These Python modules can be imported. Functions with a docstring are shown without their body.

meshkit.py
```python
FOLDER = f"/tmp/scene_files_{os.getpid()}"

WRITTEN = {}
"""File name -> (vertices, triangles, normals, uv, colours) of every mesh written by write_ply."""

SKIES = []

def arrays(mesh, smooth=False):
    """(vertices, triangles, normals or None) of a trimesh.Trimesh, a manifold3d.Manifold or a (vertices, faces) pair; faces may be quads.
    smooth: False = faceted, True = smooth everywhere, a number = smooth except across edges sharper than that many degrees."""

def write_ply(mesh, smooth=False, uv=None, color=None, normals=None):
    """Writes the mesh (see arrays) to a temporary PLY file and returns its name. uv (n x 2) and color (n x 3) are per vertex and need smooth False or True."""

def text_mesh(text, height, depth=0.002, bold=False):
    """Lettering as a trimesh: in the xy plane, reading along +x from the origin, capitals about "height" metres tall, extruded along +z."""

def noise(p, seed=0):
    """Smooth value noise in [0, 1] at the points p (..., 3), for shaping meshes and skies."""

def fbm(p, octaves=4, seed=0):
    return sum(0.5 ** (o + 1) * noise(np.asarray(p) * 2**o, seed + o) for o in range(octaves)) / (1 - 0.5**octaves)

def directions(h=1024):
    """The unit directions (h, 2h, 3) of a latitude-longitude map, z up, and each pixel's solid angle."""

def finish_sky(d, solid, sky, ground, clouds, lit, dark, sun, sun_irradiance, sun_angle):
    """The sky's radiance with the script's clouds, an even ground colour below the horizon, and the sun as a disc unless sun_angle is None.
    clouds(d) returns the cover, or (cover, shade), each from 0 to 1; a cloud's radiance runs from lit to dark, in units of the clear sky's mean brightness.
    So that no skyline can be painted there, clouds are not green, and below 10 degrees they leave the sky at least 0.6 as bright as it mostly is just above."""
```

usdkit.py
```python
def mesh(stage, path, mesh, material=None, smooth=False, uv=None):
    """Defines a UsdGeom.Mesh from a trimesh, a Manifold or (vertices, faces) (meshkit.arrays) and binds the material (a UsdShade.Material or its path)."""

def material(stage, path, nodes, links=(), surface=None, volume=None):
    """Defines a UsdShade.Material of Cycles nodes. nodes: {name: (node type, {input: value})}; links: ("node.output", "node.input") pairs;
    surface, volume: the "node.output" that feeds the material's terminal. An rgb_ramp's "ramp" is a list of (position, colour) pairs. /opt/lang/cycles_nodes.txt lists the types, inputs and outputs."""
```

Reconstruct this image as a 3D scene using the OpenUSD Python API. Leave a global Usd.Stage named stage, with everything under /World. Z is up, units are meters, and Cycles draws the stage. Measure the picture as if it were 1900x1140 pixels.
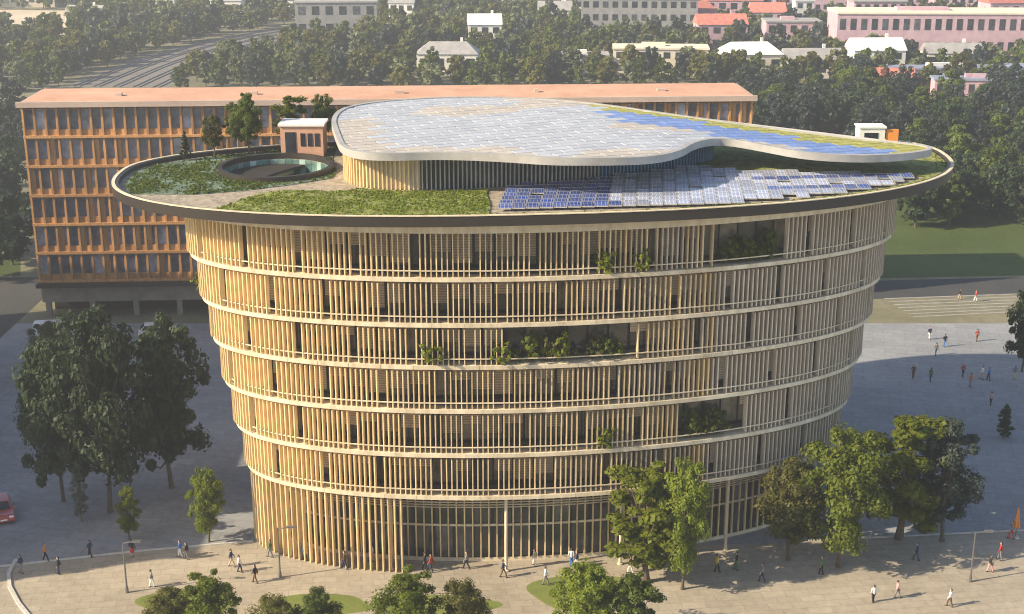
import math, random
import numpy as np
import trimesh, manifold3d as m3
import shapely, shapely.affinity, shapely.geometry as sg
from scipy.spatial import Delaunay
import usdkit, meshkit
from pxr import Usd, UsdGeom, UsdLux, UsdShade, Gf, Sdf, Vt

PI = math.pi
stage = Usd.Stage.CreateInMemory()
UsdGeom.SetStageUpAxis(stage, 'Z')
UsdGeom.SetStageMetersPerUnit(stage, 1.0)
UsdGeom.Xform.Define(stage, '/World')
UsdGeom.Scope.Define(stage, '/World/Looks')

# ------------------------------------------------------------------ camera, sky, sun, exposure
CAM_H, PITCH, FPX = 52.0, math.radians(17.5), 2600.0          # metres, tilt below the horizon, focal length for a 1900 wide picture
cam = UsdGeom.Camera.Define(stage, '/World/camera')
cam.CreateHorizontalApertureAttr(36.0)
cam.CreateVerticalApertureAttr(36.0 * 614 / 1024)
cam.CreateFocalLengthAttr(36.0 * FPX / 1900)
cam.CreateClippingRangeAttr(Gf.Vec2f(1, 9000))
cam.CreateExposureAttr(0.84)
cam.AddTranslateOp().Set(Gf.Vec3d(0, 0, CAM_H))
cam.AddRotateXOp().Set(90 - math.degrees(PITCH))

SUN = np.array([-math.cos(math.radians(18)), -math.sin(math.radians(18)), 0.0])
SUN_EL = math.radians(30)
SUN = np.array([SUN[0] * math.cos(SUN_EL), SUN[1] * math.cos(SUN_EL), math.sin(SUN_EL)])
skym = usdkit.material(stage, '/World/Looks/sky', {
    's': ('sky_texture', {'sky_type': 'single_scattering', 'sun_disc': False, 'sun_elevation': SUN_EL, 'sun_rotation': math.atan2(SUN[0], SUN[1]), 'aerosol_density': 1.6}),
    'b': ('background_shader', {'strength': 0.105})}, [('s.color', 'b.color')], surface='b.background')
dome = UsdLux.DomeLight.Define(stage, '/World/sky')
UsdShade.MaterialBindingAPI.Apply(dome.GetPrim()).Bind(skym)
dome.GetPrim().SetCustomDataByKey('kind', 'structure')
sun = UsdLux.DistantLight.Define(stage, '/World/sun')
sun.CreateIntensityAttr(1.25); sun.CreateAngleAttr(0.5); sun.CreateNormalizeAttr(True); sun.CreateColorAttr(Gf.Vec3f(1.0, 0.84, 0.60))
_z = Gf.Vec3d(*[float(c) for c in SUN])
sun.AddOrientOp(UsdGeom.XformOp.PrecisionDouble).Set(Gf.Rotation(Gf.Vec3d(0, 0, 1), _z).GetQuat())
sun.GetPrim().SetCustomDataByKey('kind', 'structure')
HAZE = 0.00036

# ------------------------------------------------------------------ helpers
rng = random.Random(7)
nrg = np.random.default_rng(7)

def G(px, py, z=0.0):
    """The point at height z that the photograph shows at px, py (1900 x 1140)."""
    a = PITCH + math.atan((py - 570) / FPX)
    y = (CAM_H - z) / math.tan(a)
    depth = y * math.cos(PITCH) + (CAM_H - z) * math.sin(PITCH)
    return (px - 950) * depth / FPX, y

def ppm(y, z=0.0):
    return FPX / (y * math.cos(PITCH) + (CAM_H - z) * math.sin(PITCH))

used = {}
def path_of(name, parent=None):
    base = str(parent.GetPath()) if parent is not None else '/World'
    key = (base, name)
    n = used.get(key, 0); used[key] = n + 1
    return f'{base}/{name}' if n == 0 else f'{base}/{name}_{n:03d}'

def prop(p, label=None, cat=None, group=None, kind=None):
    for k, v in (('label', label), ('category', cat), ('group', group), ('kind', kind)):
        if v: p.SetCustomDataByKey(k, v)
    return p

def thing(name, label, cat, loc=(0, 0, 0), rz=0.0, group=None, scale=None):
    x = UsdGeom.Xform.Define(stage, path_of(name))
    x.AddTranslateOp().Set(Gf.Vec3d(*map(float, loc)))
    if rz: x.AddRotateZOp().Set(float(rz))
    if scale is not None: x.AddScaleOp().Set(Gf.Vec3f(*map(float, scale)))
    return prop(x.GetPrim(), label, cat, group)

def part(name, mesh, mat, parent, smooth=False, label=None, kind=None):
    if isinstance(mesh, MB): mesh = mesh.mesh()
    m = usdkit.mesh(stage, path_of(name, parent), mesh, mat, smooth)
    return prop(m.GetPrim(), label, None, None, kind)

def top(name, mesh, mat, smooth=False, **k):
    if isinstance(mesh, MB): mesh = mesh.mesh()
    m = usdkit.mesh(stage, path_of(name), mesh, mat, smooth)
    return prop(m.GetPrim(), **k)

class MB:
    """Collects vertices and faces of one mesh."""
    def __init__(self): self.v, self.f, self.n = [], [], 0
    def add(self, v, f):
        v = np.asarray(v, float); f = np.asarray(f, int)
        if f.shape[1] == 4: f = np.vstack([f[:, [0, 1, 2]], f[:, [0, 2, 3]]])
        self.v.append(v); self.f.append(f + self.n); self.n += len(v); return self
    def box(self, x0, x1, y0, y1, z0, z1):
        v = [(x0, y0, z0), (x1, y0, z0), (x1, y1, z0), (x0, y1, z0), (x0, y0, z1), (x1, y0, z1), (x1, y1, z1), (x0, y1, z1)]
        return self.add(v, BOXF)
    def obox(self, c, ux, uy, sx, sy, z0, z1):
        """box at c with half sizes sx along unit ux and sy along uy (horizontal)"""
        c, ux, uy = np.array(c[:2]), np.array(ux[:2]), np.array(uy[:2])
        q = [c - ux * sx - uy * sy, c + ux * sx - uy * sy, c + ux * sx + uy * sy, c - ux * sx + uy * sy]
        return self.add([(*p, z0) for p in q] + [(*p, z1) for p in q], BOXF)
    def tube(self, pts, radii, sides=6, cap=True):
        p = np.asarray(pts, float); r = np.broadcast_to(radii, (len(p),))
        t = np.gradient(p, axis=0); t /= np.linalg.norm(t, axis=1, keepdims=True) + 1e-12
        a = np.cross(t, np.where(np.abs(t[:, 2:]) < .9, [0, 0, 1.], [1., 0, 0])); a /= np.linalg.norm(a, axis=1, keepdims=True) + 1e-12
        b = np.cross(t, a); ang = np.arange(sides) * 2 * PI / sides
        v = p[:, None] + r[:, None, None] * (np.cos(ang)[None, :, None] * a[:, None] + np.sin(ang)[None, :, None] * b[:, None])
        i, j = np.meshgrid(np.arange(len(p) - 1), np.arange(sides), indexing='ij')
        q = np.stack([i * sides + j, i * sides + (j + 1) % sides, (i + 1) * sides + (j + 1) % sides, (i + 1) * sides + j], -1).reshape(-1, 4)
        f = np.vstack([q[:, [0, 1, 2]], q[:, [0, 2, 3]]])
        if cap:
            k = (len(p) - 1) * sides
            f = np.vstack([f, [(0, s + 1, s) for s in range(1, sides - 1)], [(k, k + s, k + s + 1) for s in range(1, sides - 1)]])
        return self.add(v.reshape(-1, 3), f)
    def tm(self, m): return self.add(m.vertices, m.faces)
    def man(self, m):
        a = m.to_mesh(); return self.add(a.vert_properties[:, :3], a.tri_verts)
    def mesh(self): return np.vstack(self.v), np.vstack(self.f)

BOXF = np.array([(0, 3, 2, 1), (4, 5, 6, 7), (0, 1, 5, 4), (1, 2, 6, 5), (2, 3, 7, 6), (3, 0, 4, 7)])

def extr(poly, z0, z1):
    m = trimesh.creation.extrude_polygon(poly, z1 - z0, engine='earcut')
    m.apply_translation((0, 0, z0)); return m

def polys(p):
    return [g for g in getattr(p, 'geoms', [p]) if isinstance(g, sg.Polygon) and g.area > 1e-4]

def ringband(c0, c1, c2, c3, z0, z1):
    """closed band: outer loop c0 (bottom) c1 (top), inner loop c3 (bottom) c2 (top)"""
    n = len(c0)
    loops = [np.c_[c0, np.full(n, z0)], np.c_[c1, np.full(n, z1)], np.c_[c2, np.full(n, z1)], np.c_[c3, np.full(n, z0)]]
    v = np.vstack(loops); f = []
    i = np.arange(n); j = (i + 1) % n
    for k in range(4):
        a, b = k * n, ((k + 1) % 4) * n
        f.append(np.c_[a + i, a + j, b + j, b + i])
    return v, np.vstack(f)

# ------------------------------------------------------------------ materials
L = '/World/Looks/'
def plain(name, col, rough=.6, metal=0.0, spec=.5, **k):
    return usdkit.material(stage, L + name, {'p': ('principled_bsdf', {'base_color': col, 'roughness': rough, 'metallic': metal, 'specular_ior_level': spec, **k})}, surface='p.BSDF')

def mottled(name, c1, c2, scale=1.0, rough=.75, bump=.0, detail=5, lo=.3, hi=.7, spec=.35, rnd=.0, stretch=(1, 1, 1), dist=.05, metal=0):
    """base colour between c1 and c2 by noise in object space, some difference from piece to piece"""
    nodes = {'t': ('texture_coordinate', {}), 'mp': ('mapping', {'scale': stretch}), 'n': ('noise_texture', {'scale': scale, 'detail': detail, 'roughness': .62}),
             'r': ('rgb_ramp', {'ramp': [(lo, c1), (hi, c2)]}), 'p': ('principled_bsdf', {'roughness': rough, 'specular_ior_level': spec, 'metallic': metal})}
    links = [('t.object', 'mp.vector'), ('mp.vector', 'n.vector'), ('n.fac', 'r.fac')]
    out = 'r.color'
    if rnd:
        nodes['oi'] = ('object_info', {}); nodes['mr'] = ('map_range', {'from_min': 0., 'from_max': 1., 'to_min': 1 - rnd, 'to_max': 1 + rnd})
        nodes['h'] = ('hsv', {'hue': .5, 'saturation': 1., 'fac': 1.})
        links += [('oi.random', 'mr.value'), ('mr.result', 'h.value'), (out, 'h.color')]; out = 'h.color'
    if bump:
        nodes['b'] = ('bump', {'strength': bump, 'distance': dist}); links += [('n.fac', 'b.height'), ('b.normal', 'p.normal')]
    return usdkit.material(stage, L + name, nodes, links + [(out, 'p.base_color')], surface='p.BSDF')

def leafmat(name, c1, c2, trans=.35):
    return usdkit.material(stage, L + name, {
        'g': ('geometry', {}), 'oi': ('object_info', {}), 'r': ('rgb_ramp', {'ramp': [(0., c1), (1., c2)]}),
        'mr': ('map_range', {'from_min': 0., 'from_max': 1., 'to_min': .72, 'to_max': 1.3}),
        'h': ('hsv', {'hue': .5, 'saturation': 1., 'fac': 1.}),
        'd': ('principled_bsdf', {'roughness': .55, 'specular_ior_level': .3}), 't': ('translucent_bsdf', {}), 'm': ('mix_closure', {'fac': trans})},
        [('g.random_per_island', 'r.fac'), ('r.color', 'h.color'), ('oi.random', 'mr.value'), ('mr.result', 'h.value'), ('h.color', 'd.base_color'), ('h.color', 't.color'), ('d.BSDF', 'm.closure1'), ('t.BSDF', 'm.closure2')], surface='m.closure')

def paving(name, c1, c2, joint, bw, rh, rot=0.0, scale=1.0):
    return usdkit.material(stage, L + name, {
        't': ('geometry', {}), 'mp': ('mapping', {'rotation': (0, 0, rot)}),
        'n': ('noise_texture', {'scale': .09, 'detail': 6, 'roughness': .65}), 'n2': ('noise_texture', {'scale': 1.7, 'detail': 6, 'roughness': .7}),
        'mixn': ('mix_float', {'fac': .45}), 'r': ('rgb_ramp', {'ramp': [(.33, c1), (.66, c2)]}),
        'br': ('brick_texture', {'scale': scale, 'brick_width': bw, 'row_height': rh, 'mortar_size': .018, 'mortar_smooth': .2, 'color1': (.93, .93, .93), 'color2': (1.06, 1.06, 1.06), 'mortar': joint, 'offset': .5}),
        'mul': ('mix_color', {'blend_type': 'multiply', 'fac': 1.}), 'b': ('bump', {'strength': .25, 'distance': .02}), 'p': ('principled_bsdf', {'roughness': .8, 'specular_ior_level': .35})},
        [('t.position', 'n.vector'), ('t.position', 'n2.vector'), ('t.position', 'mp.vector'), ('mp.vector', 'br.vector'), ('n.fac', 'mixn.a'), ('n2.fac', 'mixn.b'), ('mixn.result', 'r.fac'),
         ('r.color', 'mul.a'), ('br.color', 'mul.b'), ('mul.result', 'p.base_color'), ('n2.fac', 'b.height'), ('b.normal', 'p.normal')], surface='p.BSDF')

def groundmat(name, c1, c2, c3, s1=.05, s2=1.2):
    return usdkit.material(stage, L + name, {
        't': ('geometry', {}), 'n': ('noise_texture', {'scale': s1, 'detail': 6, 'roughness': .65}), 'n2': ('noise_texture', {'scale': s2, 'detail': 6, 'roughness': .7}),
        'mx': ('mix_float', {'fac': .4}), 'r': ('rgb_ramp', {'ramp': [(.3, c1), (.5, c2), (.7, c3)]}), 'b': ('bump', {'strength': .5, 'distance': .08}), 'p': ('principled_bsdf', {'roughness': .9, 'specular_ior_level': .2})},
        [('t.position', 'n.vector'), ('t.position', 'n2.vector'), ('n.fac', 'mx.a'), ('n2.fac', 'mx.b'), ('mx.result', 'r.fac'), ('r.color', 'p.base_color'), ('n2.fac', 'b.height'), ('b.normal', 'p.normal')], surface='p.BSDF')

def blinds(name, c1, c2):
    return usdkit.material(stage, L + name, {
        't': ('geometry', {}), 'w': ('wave_texture', {'wave_type': 'bands', 'bands_direction': 'z', 'profile': 'saw', 'scale': 1.6}), 'r': ('rgb_ramp', {'ramp': [(0., c1), (.75, c2), (1., c1)]}),
        'oi': ('object_info', {}), 'mr': ('map_range', {'to_min': .75, 'to_max': 1.2}), 'h': ('hsv', {'hue': .5, 'saturation': 1., 'fac': 1.}),
        'b': ('bump', {'strength': .6, 'distance': .04}), 'p': ('principled_bsdf', {'roughness': .6})},
        [('t.position', 'w.vector'), ('w.fac', 'r.fac'), ('r.color', 'h.color'), ('oi.random', 'mr.value'), ('mr.result', 'h.value'), ('h.color', 'p.base_color'), ('w.fac', 'b.height'), ('b.normal', 'p.normal')], surface='p.BSDF')

def panemat(name, c1, c2, rough=.08):
    return usdkit.material(stage, L + name, {
        'oi': ('object_info', {}), 'r': ('rgb_ramp', {'ramp': [(0., c1), (.55, c1), (1., c2)]}), 'g': ('geometry', {}), 'n': ('noise_texture', {'scale': .9, 'detail': 4}),
        'mx': ('mix_color', {'blend_type': 'multiply', 'fac': .7}), 'nr': ('rgb_ramp', {'ramp': [(.35, (.3, .3, .3)), (.65, (1.2, 1.2, 1.2))]}),
        'p': ('principled_bsdf', {'roughness': rough, 'specular_ior_level': .6})},
        [('oi.random', 'r.fac'), ('g.position', 'n.vector'), ('n.fac', 'nr.fac'), ('r.color', 'mx.a'), ('nr.color', 'mx.b'), ('mx.result', 'p.base_color')], surface='p.BSDF')

def solar(name, c1, c2, line):
    return usdkit.material(stage, L + name, {
        't': ('texture_coordinate', {}), 'br': ('brick_texture', {'scale': 1., 'offset': 0., 'brick_width': .28, 'row_height': .27, 'mortar_size': .012, 'color1': c1, 'color2': c2, 'mortar': line}),
        'oi': ('object_info', {}), 'mr': ('map_range', {'to_min': .7, 'to_max': 1.35}), 'h': ('hsv', {'hue': .5, 'saturation': 1., 'fac': 1.}),
        'p': ('principled_bsdf', {'roughness': .22, 'specular_ior_level': .6})},
        [('t.object', 'br.vector'), ('br.color', 'h.color'), ('oi.random', 'mr.value'), ('mr.result', 'h.value'), ('h.color', 'p.base_color')], surface='p.BSDF')

M = {}
M['gold'] = mottled('gold_timber', (.52, .36, .16), (.76, .60, .34), scale=1.2, stretch=(6, 6, .6), rough=.6, rnd=.22)
M['tan'] = mottled('tan_timber', (.46, .34, .19), (.66, .54, .36), scale=1.2, stretch=(6, 6, .6), rough=.65, rnd=.2)
M['shade_grey'] = mottled('shade_grey_timber', (.34, .28, .21), (.52, .45, .36), scale=1.2, stretch=(6, 6, .6), rough=.7, rnd=.2)  # greyer copy of the timber for the shaded side of the facade
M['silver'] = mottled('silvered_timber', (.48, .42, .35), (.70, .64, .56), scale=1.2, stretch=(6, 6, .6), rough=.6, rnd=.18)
M['cream'] = mottled('cream_concrete', (.46, .38, .26), (.70, .61, .45), scale=1.4, rough=.7, stretch=(1, 1, .25), detail=8, rnd=.10)
M['white'] = mottled('white_concrete', (.66, .63, .57), (.80, .77, .72), scale=.6, rough=.7)
M['bronze'] = plain('dark_bronze', (.035, .028, .022), .45, .3)
M['upstand'] = plain('dark_fill_matt', (.03, .024, .018), .6)
M['glass_w'] = panemat('warm_window_pane', (.05, .043, .035), (.22, .18, .12))
M['glass_c'] = panemat('cool_window_pane', (.03, .033, .036), (.14, .14, .14))
M['glass_t'] = panemat('teal_court_pane', (.10, .19, .17), (.42, .55, .50), .12)
M['glass_b'] = panemat('blue_court_pane', (.02, .06, .17), (.04, .12, .34), .15)
M['glass_d'] = panemat('slate_court_pane', (.02, .03, .04), (.05, .06, .10), .15)
M['blind_w'] = blinds('warm_louvre', (.26, .20, .13), (.56, .47, .34))
M['blind_c'] = blinds('grey_louvre', (.20, .18, .16), (.48, .45, .42))
M['gravel'] = mottled('roof_gravel', (.20, .165, .12), (.42, .36, .28), scale=2.6, detail=8, bump=.6, lo=.35, hi=.65)
M['gravel_c'] = mottled('grey_roof_gravel', (.17, .175, .20), (.36, .36, .38), scale=2.6, detail=8, bump=.6, lo=.35, hi=.65)
M['sedum'] = mottled('sedum_roof', (.10, .11, .03), (.27, .29, .08), scale=1.6, detail=8, bump=.8, lo=.35, hi=.65, rough=.95)
M['sedum_c'] = mottled('grey_sedum_roof', (.12, .14, .08), (.27, .28, .20), scale=1.6, detail=8, bump=.8, lo=.35, hi=.65, rough=.95)
M['sedum_y'] = mottled('yellow_green_roof_planting', (.22, .23, .05), (.40, .38, .12), scale=1.6, detail=8, rough=.95)
M['sedum_t'] = mottled('blue_green_roof_planting', (.05, .085, .065), (.17, .23, .17), scale=1.1, detail=8, bump=.8, lo=.35, hi=.65, rough=.95)
M['deck'] = mottled('dark_timber_deck', (.045, .03, .018), (.10, .065, .04), scale=1.5, stretch=(1, 8, 1), rough=.6)
M['tile_w'] = mottled('pale_roof_tile', (.40, .36, .32), (.52, .47, .41), scale=.5, rough=.5, rnd=.06)
M['tile_pink'] = mottled('pinkish_roof_tile', (.50, .40, .34), (.60, .48, .42), scale=.5, rough=.5, rnd=.06)
M['tile_y'] = mottled('yellowish_roof_tile', (.46, .42, .30), (.56, .52, .38), scale=.5, rough=.5, rnd=.06)
M['tile_g'] = mottled('grey_green_roof_tile', (.30, .33, .30), (.42, .44, .40), scale=.5, rough=.5, rnd=.06)
M['tile_b'] = mottled('bluish_roof_tile', (.10, .17, .42), (.20, .28, .55), scale=.5, rough=.35, rnd=.12)
M['tile_lb'] = mottled('pale_blue_roof_tile', (.36, .38, .42), (.46, .48, .52), scale=.5, rough=.45, rnd=.06)
M['orange'] = plain('orange_panel', (.72, .27, .05), .5)
M['fascia'] = mottled('grey_fascia', (.30, .29, .28), (.40, .39, .37), scale=.8, rough=.5)
M['solar_b'] = solar('blue_solar_cells', (.02, .045, .20), (.035, .07, .28), (.35, .38, .42))
M['win_pale'] = panemat('pale_window_pane', (.12, .13, .16), (.42, .44, .50), .12)
M['solar_g'] = solar('olive_solar_cells', (.22, .24, .10), (.30, .31, .17), (.66, .64, .5))
M['solar_sheen'] = solar('sheen_pale_solar_cells', (.20, .24, .36), (.30, .33, .44), (.72, .73, .76))  # pale tone puts the sky reflection on the panels into the colour
M['alu'] = plain('pale_aluminium', (.62, .61, .58), .4, .5)
M['terracotta'] = mottled('terracotta_roof', (.46, .25, .16), (.60, .36, .25), scale=.25, rough=.85, detail=7)
M['terra_grey'] = mottled('faded_terracotta_roof', (.42, .32, .26), (.54, .42, .34), scale=.25, rough=.85, detail=7)
M['pier_o'] = mottled('orange_timber', (.34, .16, .055), (.54, .30, .12), scale=1., stretch=(4, 4, .5), rough=.65, rnd=.25)
M['pier_g'] = mottled('grey_timber', (.36, .32, .27), (.52, .46, .38), scale=1., stretch=(4, 4, .5), rough=.65, rnd=.25)
M['concrete'] = mottled('podium_concrete', (.22, .19, .16), (.33, .29, .25), scale=.5, detail=8, rough=.85, bump=.2)
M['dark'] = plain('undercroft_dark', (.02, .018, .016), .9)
M['bark'] = mottled('bark', (.06, .045, .03), (.14, .11, .08), scale=5, rough=.95, bump=.6)
M['leaf_dark'] = leafmat('dark_leaves', (.04, .065, .024), (.13, .16, .055), .35)
M['leaf_mid'] = leafmat('green_leaves', (.10, .135, .018), (.36, .38, .06), .45)
M['leaf_olive'] = leafmat('olive_leaves', (.12, .12, .025), (.34, .30, .075), .45)
M['leaf_lime'] = leafmat('lime_leaves', (.16, .19, .012), (.38, .37, .04), .5)
M['leaf_yellow'] = leafmat('yellow_green_leaves', (.16, .20, .02), (.42, .44, .07), .5)
M['leaf_blue'] = leafmat('bluish_leaves', (.035, .05, .04), (.09, .115, .085), .3)
M['leaf_pale'] = leafmat('pale_leaves', (.16, .17, .14), (.36, .36, .31), .3)
M['leaf_red'] = leafmat('reddish_leaves', (.14, .05, .035), (.26, .10, .07), .3)
M['leaf_hazy'] = leafmat('haze_paled_leaves', (.15, .17, .08), (.33, .33, .19), .4)  # pale tone puts distance haze into the leaf colour
M['grass'] = groundmat('lawn_grass', (.035, .055, .014), (.06, .085, .022), (.09, .115, .035))
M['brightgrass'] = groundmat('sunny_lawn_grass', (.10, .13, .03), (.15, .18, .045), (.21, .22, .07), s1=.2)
M['earth'] = groundmat('scrub_ground', (.10, .10, .06), (.17, .16, .10), (.28, .25, .18), s1=.02, s2=.3)
M['field'] = groundmat('bare_field', (.40, .33, .24), (.50, .42, .31), (.58, .50, .38), s1=.03, s2=.3)
M['plaza'] = paving('shade_toned_paving', (.18, .19, .205), (.31, .32, .335), (.55, .55, .55), 2.4, 1.2, .22)  # cool grey puts the shade on the square into the colour
M['front'] = paving('sun_toned_paving', (.25, .215, .165), (.42, .37, .29), (.6, .6, .6), 1.8, .9, -.12)  # warm beige puts the sunlight on the front strip into the colour
M['asphalt'] = groundmat('asphalt', (.045, .045, .047), (.06, .06, .06), (.08, .078, .075), s1=.1, s2=3)
M['ballast'] = groundmat('rail_ballast', (.12, .11, .10), (.17, .155, .14), (.23, .21, .19), s1=.1, s2=1)
M['paint'] = mottled('road_paint', (.20, .19, .18), (.42, .40, .37), scale=.9, rough=.7)
M['kerb'] = mottled('kerb_stone', (.42, .40, .36), (.58, .55, .50), scale=2, rough=.8)
M['steel'] = plain('rail_steel', (.30, .27, .25), .35, .9)
M['whitewall'] = mottled('white_render', (.66, .64, .60), (.80, .78, .73), scale=.4, rough=.8)
M['creamwall'] = mottled('cream_render', (.62, .55, .42), (.74, .68, .54), scale=.4, rough=.8)
M['pinkwall'] = mottled('pink_render', (.42, .27, .32), (.56, .39, .44), scale=.4, rough=.8)
M['greywall'] = mottled('grey_render', (.20, .20, .20), (.30, .30, .30), scale=.4, rough=.8)
M['redroof'] = mottled('red_tile_roof', (.42, .13, .10), (.56, .22, .17), scale=.8, rough=.8, rnd=.2)
M['greyroof'] = mottled('grey_roof', (.26, .25, .25), (.38, .37, .36), scale=.4, rough=.8)
M['whiteroof'] = mottled('white_roof', (.66, .65, .63), (.8, .79, .77), scale=.4, rough=.7)
M['blueroof'] = mottled('blue_grey_roof', (.20, .23, .32), (.30, .33, .44), scale=.3, rough=.6)
M['winfar'] = panemat('far_window_pane', (.03, .035, .045), (.10, .11, .13))
M['tealpaint'] = plain('teal_paint', (.03, .30, .26), .5)
M['bluepaint'] = plain('blue_paint', (.12, .25, .42), .5)
M['pole'] = plain('lamp_post_grey', (.16, .155, .15), .4, .4)
M['lampglass'] = plain('lamp_glass', (.75, .73, .66), .3)
M['tyre'] = plain('tyre_rubber', (.02, .02, .02), .85)
M['rim'] = plain('wheel_alloy', (.5, .5, .5), .35, .8)
M['carglass'] = plain('car_glass', (.015, .02, .03), .05)
M['carred'] = plain('red_car_paint', (.38, .05, .035), .3, .0, .5, coat_weight=.6)
M['carblack'] = plain('black_car_paint', (.015, .013, .012), .3, .0, .5, coat_weight=.6)
M['carwhite'] = plain('white_car_paint', (.74, .73, .70), .35, .0, .5, coat_weight=.5)
M['headlamp'] = plain('headlamp_glass', (.7, .72, .74), .1)
M['taillamp'] = plain('tail_lamp_red', (.45, .02, .02), .2)
M['skin'] = plain('skin', (.48, .30, .21), .55)
M['hair'] = plain('dark_hair', (.03, .02, .014), .6)

# ------------------------------------------------------------------ haze: one closed box of thin air round everything near
hz = trimesh.creation.box((2400, 1500, 1)); hz.apply_translation((0, 640, 0)); hz.vertices[:, 2] = np.where(hz.vertices[:, 2] > 0, 60.0, -2.0)
hm = usdkit.material(stage, L + 'haze', {'v': ('principled_volume', {'color': (.90, .93, .97), 'density': HAZE, 'anisotropy': .25})}, volume='v.volume')
if HAZE: top('haze', hz, hm, kind='stuff')

# ------------------------------------------------------------------ ground
def sheet(pts, z, name, mat, **k):
    p = sg.Polygon(pts).buffer(0)
    v, f = trimesh.creation.triangulate_polygon(p, engine='earcut')
    return top(name, (np.c_[v, np.full(len(v), z)], f), mat, **k)

gr = trimesh.creation.box((6000, 6000, .6)); gr.apply_translation((0, 2600, -.3))
top('ground', gr, M['earth'], kind='structure')
sheet([(-95, 50), (95, 50), (95, 158.5), (-95, 158.5)], .004, 'plaza', M['plaza'], kind='structure')
# front strip with sunlight put into its colour, kerb added along the shade edge
kl = [G(-150, 1070), G(0, 1052), G(250, 1024), G(470, 1005), G(620, 1012), G(1250, 1016), G(1500, 1004), G(1900, 985), G(2050, 980)]
front = [(-70, 45), (70, 45)] + kl[::-1]
sheet(front, .008, 'pavement', M['front'], kind='structure')
def strip(line, w, z0, z1, name, mat, **k):
    a = sg.LineString(line).buffer(w / 2, cap_style='flat', join_style='mitre')
    m = MB()
    for g in polys(a): m.tm(extr(g, z0, z1))
    return top(name, m, mat, **k)
strip(kl[:4], .16, .0, .10, 'kerb', M['kerb'], kind='structure')  # kerb added on the line between sun and shade
strip(kl[6:], .16, .0, .10, 'kerb', M['kerb'], kind='structure')
# curved pale kerb at the lower corner
strip([G(30, 1040), G(16, 1065), G(18, 1090), G(34, 1120), G(58, 1150)], .28, .0, .13, 'kerb', M['kerb'], kind='structure')
# far road, stepped crossing, lawns
sheet([(-140, 163.2 - 10), (-59, 163.2 - 10), (-59, 178), (-140, 178)], .010, 'road', M['asphalt'], kind='structure')
sheet([G(1590, 556), G(1990, 544), G(2010, 512), G(1590, 522)], .012, 'road', M['asphalt'], kind='structure')
sheet([G(1560, 518), G(2100, 508), G(2150, 330), G(1560, 340)], .006, 'lawn', M['grass'], kind='structure')
sheet([G(-120, 512), G(38, 512), G(38, 250), G(-160, 250)], .006, 'lawn', M['grass'], kind='structure')
for i in range(7):
    ya = 548 + i * 5.6
    sheet([G(1640 + 9 * i, ya + 6), G(1890 - 3 * i, ya - 3), G(1890 - 3 * i, ya - 1.4), G(1640 + 9 * i, ya + 7.6)], .017, 'crossing_stripe', M['paint'], kind='structure')
for cx, cy, rx, ry in ((350, 1118, 90, 24), (590, 1122, 100, 20), (1090, 1100, 110, 34), (800, 1124, 120, 20)):
    pts = [G(cx + rx * math.cos(t) * (1 + .12 * math.sin(3 * t + cx)), cy + ry * math.sin(t)) for t in np.linspace(0, 2 * PI, 40)[:-1]]
    sheet(pts, .014, 'grass_bed', M['brightgrass'], kind='structure')
FIELD = [G(-200, 72), G(120, 66), G(190, 42), G(130, 20), G(-200, 16)]
sheet(FIELD, .006, 'field', M['field'], kind='structure')

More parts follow.
